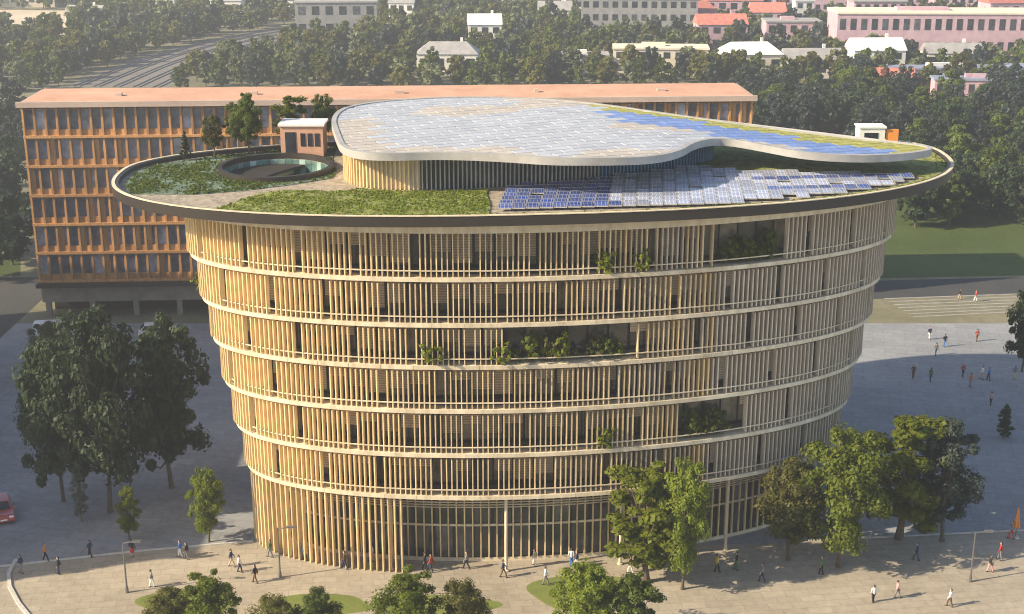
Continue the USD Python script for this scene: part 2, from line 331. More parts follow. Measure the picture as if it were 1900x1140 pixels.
# railways: two curving fans of tracks
def railway():
    base = [(215, 162), (270, 138), (330, 114), (400, 92), (480, 72), (580, 56), (700, 46)]
    cl = np.array([G(x, y) for x, y in base])
    t = np.linspace(0, 1, 50); s = np.linspace(0, 1, len(cl))
    from scipy.interpolate import CubicSpline
    c = CubicSpline(s, cl)(t)
    ls = sg.LineString(c)
    g = ls.buffer(13, cap_style='flat')
    v, f = trimesh.creation.triangulate_polygon(polys(g)[0], engine='earcut')
    top('ballast', (np.c_[v, np.full(len(v), .02)], f), M['ballast'], kind='structure')
    for k in range(5):
        tr = thing('railway_track', f"{('first', 'second', 'third', 'fourth', 'fifth')[k]} steel railway track of the curving fan, counted from the field side", 'railway track', group='railway tracks among the trees')
        for s_ in (-.75, .75):
            o = ls.parallel_offset(-10 + k * 5 + s_, 'left') if abs(-10 + k * 5 + s_) > .01 else ls
            m = MB()
            for gg in polys(o.buffer(.14, cap_style='flat')): m.tm(extr(gg, .03, .22))
            part('rail', m, M['steel'], tr)
    return g
RAIL = [railway()]

# ------------------------------------------------------------------ the two round buildings
SH = .11
def plan(t, hw, df, db, off=0.0, shear=SH):
    t = np.asarray(t)
    x = hw * np.cos(t); y = np.where(np.sin(t) < 0, df, db) * np.sin(t) + shear * x
    if off:
        dx = -hw * np.sin(t); dy = np.where(np.sin(t) < 0, df, db) * np.cos(t) + shear * dx
        l = np.hypot(dx, dy); x, y = x + off * dy / l, y - off * dx / l
    return np.c_[x, y]

WIDE = 1.0
def body_dims(z):
    hw = 23.9 + (z - 6.5) * 4.3 / 20.5
    return hw, .4 * hw, 24.0

def evenly(z, step, t0, t1, off=0.0):
    """angles at even spacing along the plan at height z"""
    hw, df, db = body_dims(z)
    t = np.linspace(t0, t1, 2000); p = plan(t, hw, df, db, off)
    s = np.r_[0, np.cumsum(np.hypot(*np.diff(p, axis=0).T))]
    n = max(2, int(round(s[-1] / step)))
    return np.interp((np.arange(n) + .5) * s[-1] / n, s, t)

def frame_at(t, hw, df, db, off):
    p = plan([t], hw, df, db, off)[0]; q = plan([t + 1e-3], hw, df, db, off)[0]
    u = (q - p) / np.linalg.norm(q - p)
    return p, u, np.array([u[1], -u[0]])          # point, tangent, outward normal

UP_PTS = [(-18.6, 119), (-17.6, 125.5), (-10.5, 129.5), (-2.5, 129.5), (5, 126), (10.7, 122.4), (17.7, 119.2), (24.1, 116.4), (31.0, 113.4), (31.0, 110.8), (25.5, 108.0), (20, 107.6), (16.8, 110.2), (14, 112.0), (11.6, 109.8), (9.8, 105.0), (7.2, 102.0), (3.5, 101.0), (.0, 100.9), (-4, 102.4), (-8.5, 103.2), (-13, 102.4), (-15.8, 104.2), (-17, 110)]
def chaikin(p, n=3):
    p = np.array(p, float)
    for _ in range(n):
        q = np.roll(p, -1, 0); p = np.stack([.75 * p + .25 * q, .25 * p + .75 * q], 1).reshape(-1, 2)
    return p

def drum(xc, C, label, where):
    global WIDE
    WIDE = C['wide']
    """A round seven storey building; xc its middle, C its colours."""
    B = thing('round_building', label, 'building', (xc, 97, 0))
    T0, T1 = 0, 2 * PI
    tt = np.linspace(0, 2 * PI, 181)[:-1]
    FLOORS = [6.5, 9.96, 13.5, 16.95, 20.2, 23.65]
    TOP = 27.35
    def cy(z): return body_dims(z)[1]
    def P(t, z, off=0.0):
        a = plan(t, *body_dims(z), off); a[:, 1] += cy(z); return a
    def ring(name, z0, z1, o_out, o_in, mat, zt=None, label=None):
        z = zt if zt is not None else (z0 + z1) / 2
        v, f = ringband(P(tt, z, o_out), P(tt, z, o_out), P(tt, z, o_in), P(tt, z, o_in), z0, z1)
        return part(name, (v, f), mat, B, 40, label)
    r = random.Random(C['seed'])
    terr = C['terraces']                      # (floor index, start, end) in radians: planted terraces without fins
    def on_terrace(k, t): return any(k == q and a < t % (2 * PI) < b for q, a, b in terr)
    fins_far = MB(); fins_right = MB()
    fins = []
    for k, z in enumerate(FLOORS):
        zt = FLOORS[k + 1] if k < 5 else TOP
        ring('floor_slab', z - .15, z + .17, .30, -3.2, M[C['band']], z)
        for t in evenly(z, 2.4, PI * .94, PI * 2.09, .30):
            ta = np.interp(0, [0], [t]); hwz = body_dims(z)
            p0, u0, n0 = frame_at(t, *hwz, .30)
            dt = 1.19 / np.linalg.norm((plan([t + 1e-3], *hwz, .3) - plan([t], *hwz, .3))[0] / 1e-3)
            ts = np.linspace(t - dt, t + dt, 5); o_, i_ = plan(ts, *hwz, .335), plan(ts, *hwz, .302)
            o_[:, 1] += cy(z); i_[:, 1] += cy(z); mm = MB()
            for q in range(4):
                quad = [o_[q], o_[q + 1], i_[q + 1], i_[q]]
                mm.add([(*w, z - .14) for w in quad] + [(*w, z + .16) for w in quad], BOXF)
            part('band_panel', mm, M[C['band']], B)
        ring('railing', z + .62, z + .70, .27, .20, M[C['band']], z)
        ring('upstand', z + .225, z + .66, -.62, -.80, M['upstand'], z)  # dark strip put in for the shadow gap above each band
        # solid back wall of the storey (floor to floor) behind the windows
        zz = (z + zt) / 2
        v, f = ringband(P(tt, zz, -1.22), P(tt, zz, -1.22), P(tt, zz, -1.5), P(tt, zz, -1.5), z + .225, zt - .305)
        part('storey_wall', (v, f), M['upstand'], B, 40)
        for t in evenly(zz, 1.55, PI * .95, PI * 2.08, -1.0):
            p, u, n = frame_at(t, *body_dims(zz), -1.14); p = p + (0, cy(zz))
            m = MB().obox(p, u, n, .70, .035, z + .72, zt - .36)
            deep = on_terrace(k, t)
            part('window_pane', m, M[C['glass']], B)
            if not deep and r.random() < .80:
                h = r.choice((.45, .6, .75, .92)) * (zt - z - 1.1)
                p2 = p + n * .11
                part('louvre', MB().obox(p2, u, n, .67, .02, zt - .37 - h, zt - .37), M[C['blind']], B)
        for i, t in enumerate(evenly(zz, .39, PI * .94, PI * 2.09, 0)):
            if on_terrace(k, t): continue
            if (i + 3 * k) % 11 == 4: continue
            fins.append((k, t, z + .23, zt - .31, zz))
        for t in evenly(zz, 1.2, PI * .09, PI * .94, 0):
            p, u, n = frame_at(t, *body_dims(zz), -.02); fins_far.obox(p + (0, cy(zz)), u, n, .041, .25, z + .23, zt - .31)
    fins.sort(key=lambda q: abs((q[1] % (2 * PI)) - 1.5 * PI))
    for q, (k, t, z0, z1, zz) in enumerate(fins):
        p, u, n = frame_at(t, *body_dims(zz), -.02)
        p = p + (0, cy(zz))
        if q < 300: part('timber_fin', MB().obox(p, u, n, .041, .25, z0, z1), M[r.choice(('gold', 'gold', 'tan', 'tan') if p[0] < 4 else ('gold', 'tan', 'tan', 'shade_grey') if p[0] < 15 else ('tan', 'shade_grey', 'shade_grey'))], B)  # greyer fins to the right put the facade shade into the colour
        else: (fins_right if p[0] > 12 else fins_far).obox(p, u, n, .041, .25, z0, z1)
    part('fin_row', fins_far, M[C['fin']], B, kind='stuff')
    part('weathered_fin_row', fins_right, M['shade_grey'], B, kind='stuff')
    # ground storey: recessed glazing, canopy soffit, white columns
    v, f = ringband(P(tt, 6.5, -2.3), P(tt, 6.5, -2.3), P(tt, 6.5, -2.6), P(tt, 6.5, -2.6), .0, 6.2)
    part('ground_wall', (v, f), M['upstand'], B, 40)
    for lvl, (za, zb) in enumerate(((.35, 3.0), (3.2, 6.1))):
        for t in evenly(6.5, 1.5, PI * .95, PI * 2.05, -3.0):
            p, u, n = frame_at(t, *body_dims(6.5), -2.22)
            part('shopfront_pane', MB().obox(p + (0, cy(6.5)), u, n, .66, .03, za, zb), M[C['shop']], B)
    for t in evenly(6.5, .62, PI * .97, PI * 2.03, -2.9):
        p, u, n = frame_at(t, *body_dims(6.5), -2.06)
        part('mullion', MB().obox(p + (0, cy(6.5)), u, n, .05, .09, .31, 6.15), M[C['fin']], B)
    for t in evenly(6.5, .5, PI * .97, PI * 1.345, 0):
        p, u, n = frame_at(t, *body_dims(6.5), -.05)
        part('ground_fin', MB().obox(p + (0, cy(6.5)), u, n, .05, .2, .02, 6.34), M[C['fin']], B)
    for z0, z1, o in ((.0, .3, -2.05), (3.02, 3.18, -2.05), (5.2, 5.26, -1.2), (5.6, 5.66, -.8), (4.8, 4.86, -1.6)):
        v, f = ringband(P(tt, 6.5, o), P(tt, 6.5, o), P(tt, 6.5, o - .12), P(tt, 6.5, o - .12), z0, z1)
        part('sun_shade' if z0 > 4 else 'transom', (v, f), M[C['band']], B, 40)
    for t in evenly(6.5, 8.3, PI * 1.02, PI * 2.0, -.3):
        p, u, n = frame_at(t, *body_dims(6.5), -.35); p = p + (0, cy(6.5))
        part('column', MB().tube([(*p, 0.0), (*p, .12), (*p, .13), (*p, 6.19)], [.22, .22, .13, .12], 12), M[C['band']], B, 40)
    # top storey ring and roof plate
    ring('top_band', TOP - .28, TOP + .34, .26, -3.0, M[C['band']], TOP)
    ring('soffit', TOP + .345, TOP + .55, .10, -4, M['upstand'], TOP)
    px, py = -.3, 17.0
    HX = C['hx']
    def plate(off): 
        c, d = np.cos(tt), np.sin(tt); e = .84
        x = 34.0 * np.sign(c) * np.abs(c) ** e; y = np.where(d < 0, 18.4, 12.0) * np.sign(d) * np.abs(d) ** e + SH * x
        return sg.Polygon(np.c_[x + px, y + py]).buffer(off) if off else sg.Polygon(np.c_[x + px, y + py])
    hole = sg.Polygon([(HX + 4.3 * math.cos(a), 15.2 + 4.6 * math.sin(a)) for a in tt])
    part('roof_plate', MB().tm(extr(plate(0).difference(hole), 27.92, 28.32)), M[C['roof']], B)
    m = MB(); 
    for g in polys(plate(.02).difference(plate(-.45))): m.tm(extr(g, 27.9, 28.66))
    part('roof_rim', m, M['bronze'], B)
    m = MB()
    for g in polys(plate(.06).difference(plate(-.20))): m.tm(extr(g, 28.662, 28.72))
    part('rim_cap', m, M[C['cap']], B)
    m = MB()
    for g in polys(hole.buffer(.35).difference(hole)): m.tm(extr(g, 28.322, 28.78))
    part('court_rim', m, M['bronze'], B)
    for i in range(44):
        a0, a1 = i * 2 * PI / 44, (i + .94) * 2 * PI / 44
        q0 = np.array((HX + 4.3 * math.cos(a0), 15.2 + 4.6 * math.sin(a0))); q1 = np.array((HX + 4.3 * math.cos(a1), 15.2 + 4.6 * math.sin(a1)))
        u = (q1 - q0) / np.linalg.norm(q1 - q0)
        part('court_pane', MB().obox((q0 + q1) / 2, u, (u[1], -u[0]), np.linalg.norm(q1 - q0) / 2, .03, 25.0, 28.3), M['glass_t'], B)
    part('court_floor', MB().tm(extr(hole, 24.8, 24.95)), M['deck'], B)
    # rear part of the body under the high roof
    WALLP = sg.Polygon(chaikin([(x, y - 97) for x, y in [(-16.5, 112), (-16, 107.5), (-13.8, 105.3), (-10, 104.8), (-6.7, 105.2), (.8, 107.2), (7.9, 111.2), (12.8, 114.6), (14.5, 117.6), (8, 120.5), (-3, 126), (-14, 124)]]))
    up = sg.Polygon(chaikin([(C['upx'](x), y - 97) for x, y in UP_PTS]))
    # planted beds and gravel on the low roof
    x0 = -4.3
    green = plate(-1.1).intersection(sg.box(-30, -10, 40, 16.2)).difference(WALLP.buffer(.8)).difference(hole.buffer(1.0)).intersection(sg.Polygon([(-25, -5), (-4.7, -5), (-4.6, 3), (-4.9, 6), (-4.6, 30), (-13, 9.4), (-15.5, 7.2), (-18, 6.9), (-20, 7.6), (-22, 6.4), (-23.5, 3.2), (-24.6, .5)]).buffer(-.6).buffer(.6))
    m = MB()
    for g in polys(green): m.tm(extr(g, 28.325, 28.42))
    part('sedum_bed', m, M[C['sedum']], B)
    deckp = plate(-1.0).intersection(sg.Polygon([(-40, 6.6), (-27, 6.2), (-23.5, 7.4), (-20, 9.6), (-17.2, 12), (-17.2, 60), (-40, 60)])).difference(hole.buffer(.4)).difference(up)
    m = MB()
    for g in polys(deckp): m.tm(extr(g, 28.33, 28.37))
    part('terrace_planting', m, M['sedum_t'], B)
    m = MB()
    for g in polys(plate(-.5).difference(plate(-1.25)).intersection(sg.box(-12, -30, 60, 60))): m.tm(extr(g, 28.325, 28.50))
    part('edge_planting', m, M[C['sedum']], B)
    RP = sg.Polygon([(12, 16.0), (16, 14.2), (23, 13.4), (27, 12.4), (40, 13), (40, 40), (12, 40)])
    m = MB()
    for g in polys(plate(-1.3).intersection(RP).difference(WALLP.buffer(.3))): m.tm(extr(g, 28.325, 28.44))
    part('rear_planting', m, M['sedum'], B)
    def tufts(poly, n, size, z, name, mat):
        gs = polys(poly); out = []
        q = np.random.default_rng(n); x0_, y0_, x1_, y1_ = poly.bounds
        c = q.uniform((x0_, y0_), (x1_, y1_), (n * 3, 2)); c = c[shapely.contains_xy(poly, c[:, 0], c[:, 1])][:n]
        keep_ = q.random(len(c)) < meshkit.fbm(np.c_[c * .7, np.zeros(len(c))], 3, 3) ** 2 * 2.2; c = c[keep_]
        k = len(c); a = q.uniform(0, PI, k); h = q.uniform(.4, 1.6, k) * size; w = q.uniform(.5, 1.3, k) * size
        u = np.c_[np.cos(a), np.sin(a)] * w[:, None]; ln = q.normal(0, .4, (k, 2)) * size
        v = np.stack([np.c_[c - u, np.full(k, z)], np.c_[c + u, np.full(k, z)], np.c_[c + u * .6 + ln, z + h], np.c_[c - u * .6 + ln, z + h]], 1).reshape(-1, 3)
        part(name, (v, np.arange(k * 4).reshape(-1, 4)), mat, B, kind='stuff')
    tufts(green, 9000, .10, 28.41, 'sedum_tufts', M['leaf_yellow'])
    tufts(deckp, 8000, .11, 28.36, 'terrace_tufts', M['leaf_mid'])
    tufts(plate(-.55).difference(plate(-1.2)).intersection(sg.box(-12, -30, 60, 60)), 5000, .10, 28.49, 'edge_tufts', M['leaf_mid'])
    # solar panels in rows
    zone = plate(-1.3).difference(WALLP.buffer(.45)).difference(hole).difference(RP)
    cap = 0
    for iy in range(24):
        for ix in range(36):
            cx = x0 + .3 + ix * 1.0 + .12 * iy; yy = -3 + iy * 1.16 + .11 * cx
            q = sg.box(cx - .45, yy - .50, cx + .45, yy + .50)
            if not zone.contains(q): continue
            if r.random() < .03: continue
            tl = .13
            mat = M['solar_b' if cx < 4.6 or (cx > 16 and iy % 3 == 1) else 'solar_sheen']
            t = part('solar_panel', trimesh.creation.box((.88, .98, .05)), mat, B)
            X = UsdGeom.Xformable(t); X.AddTranslateOp().Set(Gf.Vec3d(cx, yy, 28.62)); X.AddRotateXOp().Set(math.degrees(tl))
            fr = part('panel_frame', MB().box(-.47, .47, -.53, -.495, -.045, .04).box(-.47, .47, .495, .53, -.045, .04).box(-.47, -.443, -.494, .494, -.045, .04).box(.443, .47, -.494, .494, -.045, .04).box(-.3, -.25, .42, .46, -.30, -.05).box(.25, .3, .42, .46, -.30, -.05), M['alu'], t)
    # the high curving roof: wall, fascia, tiles
    def zroof(x): 
        s = np.clip((np.asarray(x) - 1.0) / 29.0, 0, 1); s = s * s * (3 - 2 * s)
        return 31.5 - 1.35 * s
    def draped(poly, t0, t1, dens=1.2):
        m = MB()
        for g in polys(poly):
            g = shapely.segmentize(g, dens)
            v, f = trimesh.creation.triangulate_polygon(g, engine='earcut')
            n = len(v); zt = zroof(v[:, 0])
            b = np.array(g.exterior.coords)[:-1]
            m.add(np.vstack([np.c_[v, zt + t1], np.c_[v, zt + t0]]), np.vstack([f, f[:, ::-1] + n]))
            loops = [np.array(g.exterior.coords)[:-1]] + [np.array(h.coords)[:-1] for h in g.interiors]
            for lp in loops:
                k = len(lp); i = np.arange(k); j = (i + 1) % k; z = zroof(lp[:, 0])
                m.add(np.vstack([np.c_[lp, z + t0], np.c_[lp, z + t1]]), np.c_[i, j, j + k, i + k])
        return m
    strips_ = MB()
    body = [up.buffer(-.35).intersection(sg.box(a, -50, a + 1.5, 90)) for a in np.arange(-20, 32, 1.5)]
    rb = MB()
    for g in body:
        if g.area > .01:
            q = draped(g, -.42, -.05); rb.add(*q.mesh())
    part('roof_slab', rb, M['fascia'], B)
    part('roof_fascia', draped(up.difference(up.buffer(-.40)), -.48, .10), M[C['fascia']], B, 30)
    cs, sn = math.cos(.42), math.sin(.42)
    inner = up.buffer(-.42)
    nt = 0
    for i in range(-22, 24):
        for j in range(-34, 40):
            w, h = 2.3, 1.12
            a, b = (i + (.5 if j % 2 else 0)) * w, j * h
            q = [(a + .05, b + .05), (a + w - .05, b + .05), (a + w - .05, b + h - .05), (a + .05, b + h - .05)]
            q = sg.Polygon([(cs * x - sn * y, 17 + sn * x + cs * y) for x, y in q]).intersection(inner)
            if q.area < .12: continue
            c = q.centroid; zj = r.uniform(0, .014)
            part('roof_tile', draped(q, -.045, .0 + zj + .02, 9), M[C['tile'](c.x, c.y, r)], B)
    wall = WALLP
    m = MB()
    ring_pts = np.array(shapely.segmentize(wall, .45).exterior.coords)[:-1]
    for g in polys(wall.difference(wall.buffer(-.25))):
        g = shapely.segmentize(g, .6)
        for lp in [np.array(g.exterior.coords)[:-1]] + [np.array(h.coords)[:-1] for h in g.interiors]:
            k = len(lp); i = np.arange(k); j = (i + 1) % k; z = zroof(lp[:, 0]) - .42
            m.add(np.vstack([np.c_[lp, np.full(k, 28.325)], np.c_[lp, np.maximum(z, 28.33)]]), np.c_[i, j, j + k, i + k])
    part('attic_wall', m, M[C['attic']], B)
    m = MB()
    for g in polys(wall.buffer(.03).intersection(sg.box(-40, -20, -10.0, 14))): m.tm(extr(g, 28.33, 30.95))
    part('corner_drum', m, M['cream'], B)
    outer = wall.buffer(.10); lp = outer.exterior; nn = int(lp.length / .34)
    for i in range(nn):
        q0 = np.array(lp.interpolate(i * lp.length / nn).coords[0]); q1 = np.array(lp.interpolate(i * lp.length / nn + .01).coords[0])
        zt = float(zroof(q0[0])) - .5
        if zt < 28.75 or q0[1] > 21: continue
        u = (q1 - q0) / np.linalg.norm(q1 - q0)
        part('attic_fin', MB().obox(q0, u, (u[1], -u[0]), .05, .09, 28.33, zt), M['gold' if q0[0] < -9.9 else 'fascia' if q0[0] < 4 else 'bluepaint'], B)  # sunlit gold corner and blue reflection put into the fin colours
    # rear body below the high roof, hidden from the front
    rear = sg.Polygon(plan(tt, 27.0, 4, 16, 0) + (0, 16.5)).difference(plate(-.3))
    m = MB()
    for g in polys(rear): m.tm(extr(g, 22.0, 28.1))
    part('rear_wing', m, M[C['roof']], B)
    return B

def tile_pick(x, y, r):
    yb = 27.5 - (x - 6.1) * .6
    if x > 4 and y > yb - 1.3: return 'sedum_y'
    if x > 5 and y > yb - 6.4: return 'tile_b'
    if x > 15 and y < yb - 7.2: return 'tile_g'
    return 'tile_lb' if meshkit.noise((x * .12, y * .16, 0)) < .7 else 'tile_w'

XC = 3.0
TERR = [(5, 1.64 * PI, 1.715 * PI), (3, 1.455 * PI, 1.575 * PI), (1, 1.625 * PI, 1.695 * PI)]
drum(XC, dict(seed=1, wide=1.0, hx=-22.2, upx=lambda x: x, band='cream', fin='gold', glass='glass_w', blind='blind_w', shop='glass_c', roof='gravel', sedum='sedum', cap='cream', fascia='fascia', attic='glass_d', tile=tile_pick, terraces=TERR),
     'wide oval office building with golden timber fins, planted roof and curved upper canopy', 'middle')
# ------------------------------------------------------------------ long office blocks behind
def block(x0, x1, y, z0, nb, floors, fh, C, label, depth=12.0, slope=0.0, roofmat='terracotta', podium=True, name='office_block', full=99):
    """A long flat fronted block: timber piers, cornices, one window to a bay; slope = how far the far end lies back."""
    B = thing(name, label, 'building', (x0, y, 0), math.degrees(math.atan2(slope, x1 - x0)))
    Lg = math.hypot(x1 - x0, slope); H = z0 + floors * fh
    part('wall', MB().box(0, Lg, .35, depth, z0, H), M[C['wall']], B)
    bw = Lg / nb; r = random.Random(C['seed'])
    rest = MB()
    for k in range(floors):
        part('cornice', MB().box(-.12, Lg + .12, -.22, .34, z0 + k * fh - .16, z0 + k * fh + .14), M[C['cornice']], B)
        for i in range(nb):
            xa, xb = i * bw + .13, (i + 1) * bw - .13
            za, zb = z0 + k * fh + .85, z0 + (k + 1) * fh - .35
            if i >= full and k < floors - 2:
                rest.box(xa, xb, .22, .26, za, zb); continue
            if r.random() < .22: xm = (xa + xb) / 2; part('shutter_panel', MB().box(xa, xm, .10, .16, za - .5, zb + .1), M[C['pier']], B); xa = xm + .03
            w = part('window', MB().box(xa, xb, .22, .26, za, zb), M[C.get('win', 'winfar')], B)
            part('window_frame', MB().box(xa, xb, .15, .219, za - .08, za).box(xa, xb, .15, .219, zb, zb + .08).box(xa, xa + .06, .15, .219, za + .003, zb - .003).box(xb - .06, xb, .15, .219, za + .003, zb - .003), M[C['frame']], w)
            part('spandrel_panel', MB().box(i * bw + .12, (i + 1) * bw - .12, .12, .34, z0 + k * fh + .145, za - .09), M[C['pier']], B)
    if rest.v: part('window_row', rest, M['winfar'], B, kind='stuff')
    for i in range(nb + 1):
        part('pier', MB().box(i * bw - .11, i * bw + .11, -.06, .345, z0 + .15, H - .01), M[C['pier']], B)
    # end walls' windows
    for k in range(floors):
        for q in range(int((depth - 2) / 2.6)):
            ya = 1.6 + q * 2.6; za, zb = z0 + k * fh + .85, z0 + (k + 1) * fh - .4
            part('end_window', MB().box(-.03, .05, ya, ya + 1.2, za, zb), M['winfar'], B)
    part('roof', MB().box(-.5, Lg + .5, -.6, depth + .5, H, H + .35), M[C['roofedge']], B)
    part('roof_covering', MB().box(-.1, Lg + .1, -.15, depth + .1, H + .354, H + .5), M[roofmat], B)
    part('parapet', MB().box(-.5, Lg + .5, -.6, -.2, H + .356, H + .62), M[C['roofedge']], B)
    for q in range(5):
        xq = Lg * (.12 + .19 * q) + r.uniform(-1, 1)
        part('roof_vent', MB().box(xq, xq + r.uniform(.5, 1.6), depth * .4, depth * .4 + .8, H + .502, H + .502 + r.uniform(.25, .6)), M[C['roofedge']], B)
    if podium:
        part('soffit', MB().box(-.3, Lg + .3, -.9, depth, z0 - .65, z0 - .165), M['upstand'], B)
        part('podium_wall', MB().box(0, Lg, .2, depth, 1.9, z0 - .655), M['concrete'], B)
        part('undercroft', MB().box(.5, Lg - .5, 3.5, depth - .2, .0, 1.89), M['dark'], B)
        for q in range(int(Lg / 5.2)):
            part('pillar', MB().box(.3 + q * 5.2, .9 + q * 5.2, .3, .9, .0, 1.895), M['concrete'], B)
    return B
block(-56.4, 28.4, 160.6, 4.6, 66, 6, 3.48, dict(seed=5, wall='concrete', cornice='pier_o', pier='pier_o', frame='pier_o', roofedge='terra_grey', win='win_pale'), 'long orange brown timber office block with flat terracotta roof behind the oval building', slope=4.8, depth=10.5, full=19)
# block added out of view to cast the shade round the red car
block(-98, -68, 86, 4.0, 16, 6, 3.6, dict(seed=9, wall='concrete', cornice='creamwall', pier='pier_g', frame='pier_g', roofedge='creamwall'), 'added office block out of view that shades the paving round the red car', depth=64, podium=False, roofmat='greyroof', full=0)

# ------------------------------------------------------------------ trees
CLS = UsdGeom.Scope.Define(stage, '/World/Prototypes')
CLS.GetPrim().SetSpecifier(Sdf.SpecifierClass)
def leaves(r, n, size, cl, spread, squash=.8):
    """n leaf-sized quads round the cluster centres cl (m x 3) of radius spread (m)"""
    k = r.integers(0, len(cl), n)
    d = r.normal(size=(n, 3)); d /= np.linalg.norm(d, axis=1, keepdims=True)
    rad = spread[k] * r.random(n) ** .45
    c = cl[k] + d * rad[:, None] * (1, 1, squash)
    nn = d * 1.0 + r.normal(size=(n, 3)) * .38 + (0, 0, .25); nn /= np.linalg.norm(nn, axis=1, keepdims=True)
    a = np.cross(nn, r.normal(size=(n, 3))); a /= np.linalg.norm(a, axis=1, keepdims=True); b = np.cross(nn, a)
    s = size * r.uniform(.45, 1.5, (n, 1))
    v = np.stack([c - a * s, c - b * s * .62, c + a * s, c + b * s * .62], 1).reshape(-1, 3)
    i = np.arange(n)[:, None] * 4
    return v, np.vstack([i + (0, 1, 2), i + (0, 2, 3)])

def tree_proto(name, seed, H, R, leaf, n, size, trunk_h, nclu, shape='oval', lean=0.0):
    """A class prim with trunk and crown, H tall and R in radius."""
    r = np.random.default_rng(seed)
    root = UsdGeom.Xform.Define(stage, f'/World/Prototypes/{name}').GetPrim()
    tr = MB(); base = trunk_h
    tr.tube([(0, 0, -.1), (.02, .01, .3), (.05 * R, .02, base), (.03 * R + lean, .05, H * .6), (lean, 0, H * .9)], [H * .026, H * .019, H * .015, H * .009, H * .003], 7)
    cl, sp = [], []
    nclu = int(nclu * 1.7)
    for i in range(nclu):
        u = (i + .5) / nclu
        z = base + (H - base) * (.06 + .9 * u)
        w = {'oval': math.sin(PI * min(1, .10 + .86 * u)) ** .7, 'cone': (1.02 - u) ** .75, 'column': .65 + .35 * math.sin(PI * u), 'round': math.sin(PI * (.12 + .80 * u)) ** .55}[shape]
        a = i * 2.39996 + r.uniform(-.5, .5); q = R * w * r.uniform(.15, 1.0)
        c = np.array([q * math.cos(a) + lean * u, q * math.sin(a), z + r.uniform(-.06, .06) * H]); cl.append(c)
        sp.append(R * r.choice((.17, .23, .29, .38)) * (.6 + .4 * w))
        if i % 3 == 0:
            s0 = np.array([.03 * R, .02, base + (z - base) * .45]); mid = (s0 + c) / 2 + (0, 0, -.04 * H)
            tr.tube([s0, mid, c], [H * .009, H * .006, H * .002], 5)
    v, f = leaves(r, n, size, np.array(cl), np.array(sp))
    for nm, (vv, ff), mat in (('trunk', tr.mesh(), M['bark']), ('crown', (v, f), M[leaf])):
        usdkit.mesh(stage, f'/World/Prototypes/{name}/{nm}', (vv, ff), mat)
    return root, H

PRO = {}
def proto(name, *a, **k): PRO[name] = tree_proto(name, *a, **k)
proto('big_dark', 11, 14, 5.2, 'leaf_dark', 15000, .24, 2.5, 60, 'round')
proto('big_dark_b', 12, 14, 4.6, 'leaf_dark', 13000, .24, 2.2, 54, 'oval')
proto('brown', 13, 9, 3.0, 'leaf_olive', 15200, .125, 1.8, 40, 'oval')
proto('brown_b', 14, 9, 3.3, 'leaf_olive', 16150, .125, 1.6, 44, 'round')
proto('green', 15, 9, 3.2, 'leaf_mid', 16150, .125, 1.8, 42, 'round')
proto('green_b', 16, 9, 2.7, 'leaf_mid', 15200, .125, 1.5, 40, 'oval')
proto('sunny', 21, 9, 3.1, 'leaf_yellow', 16000, .125, 1.6, 44, 'round')
proto('lime', 17, 7, 1.6, 'leaf_lime', 9000, .11, 1.0, 28, 'column')
proto('pale', 18, 8, 1.5, 'leaf_pale', 6500, .11, .8, 30, 'column')
proto('blue', 19, 10, 2.8, 'leaf_blue', 16000, .13, 1.6, 42, 'oval')
proto('conifer', 20, 8, 1.9, 'leaf_dark', 5000, .17, .8, 34, 'cone')
proto('far_a', 31, 8, 3.2, 'leaf_hazy', 620, .62, 1.4, 16, 'round')
proto('far_b', 32, 8, 2.9, 'leaf_mid', 620, .60, 1.2, 16, 'oval')
proto('far_c', 33, 8, 3.4, 'leaf_olive', 620, .64, 1.3, 16, 'round')
proto('far_d', 34, 8, 2.2, 'leaf_mid', 560, .55, 1.0, 14, 'column')
proto('far_blue', 35, 8, 3.2, 'leaf_blue', 640, .60, 1.0, 17, 'round')
proto('far_red', 36, 8, 2.8, 'leaf_red', 560, .55, 1.2, 14, 'round')
proto('mid_dark', 37, 11, 4.2, 'leaf_dark', 4200, .32, 1.6, 34, 'round')
proto('mid_green', 38, 11, 3.8, 'leaf_mid', 4000, .32, 1.6, 34, 'oval')
proto('mid_blue', 39, 11, 4.0, 'leaf_blue', 4000, .32, 1.4, 34, 'round')
proto('shrub', 40, 1.6, .9, 'leaf_mid', 500, .12, .1, 14, 'round')
proto('shrub_lime', 41, 1.4, .8, 'leaf_lime', 460, .12, .1, 13, 'round')
proto('shrub_dark', 42, 1.8, .9, 'leaf_olive', 520, .12, .1, 14, 'oval')

def place(pro, x, y, z, h, label, cat='tree', name='tree', group=None, w=1.0):
    root, H = PRO[pro]
    s = h / H
    x_ = UsdGeom.Xform.Define(stage, path_of(name))
    x_.AddTranslateOp().Set(Gf.Vec3d(float(x), float(y), float(z)))
    x_.AddRotateZOp().Set(rng.uniform(0, 360))
    x_.AddScaleOp().Set(Gf.Vec3f(float(s * w), float(s * w), float(s)))
    p = x_.GetPrim(); p.GetReferences().AddInternalReference(root.GetPath()); p.SetInstanceable(True)
    return prop(p, label, cat, group)

def ptree(pro, px, ybase, ytop, label, w=1.0, z=0.0, **k):
    """a tree whose foot is seen at px, ybase and whose top is at ytop"""
    x, y = G(px, ybase, z)
    a = PITCH + math.atan((ytop - 570) / FPX)
    return place(pro, x, y, z, CAM_H - z - y * math.tan(a), label, w=w, **k)

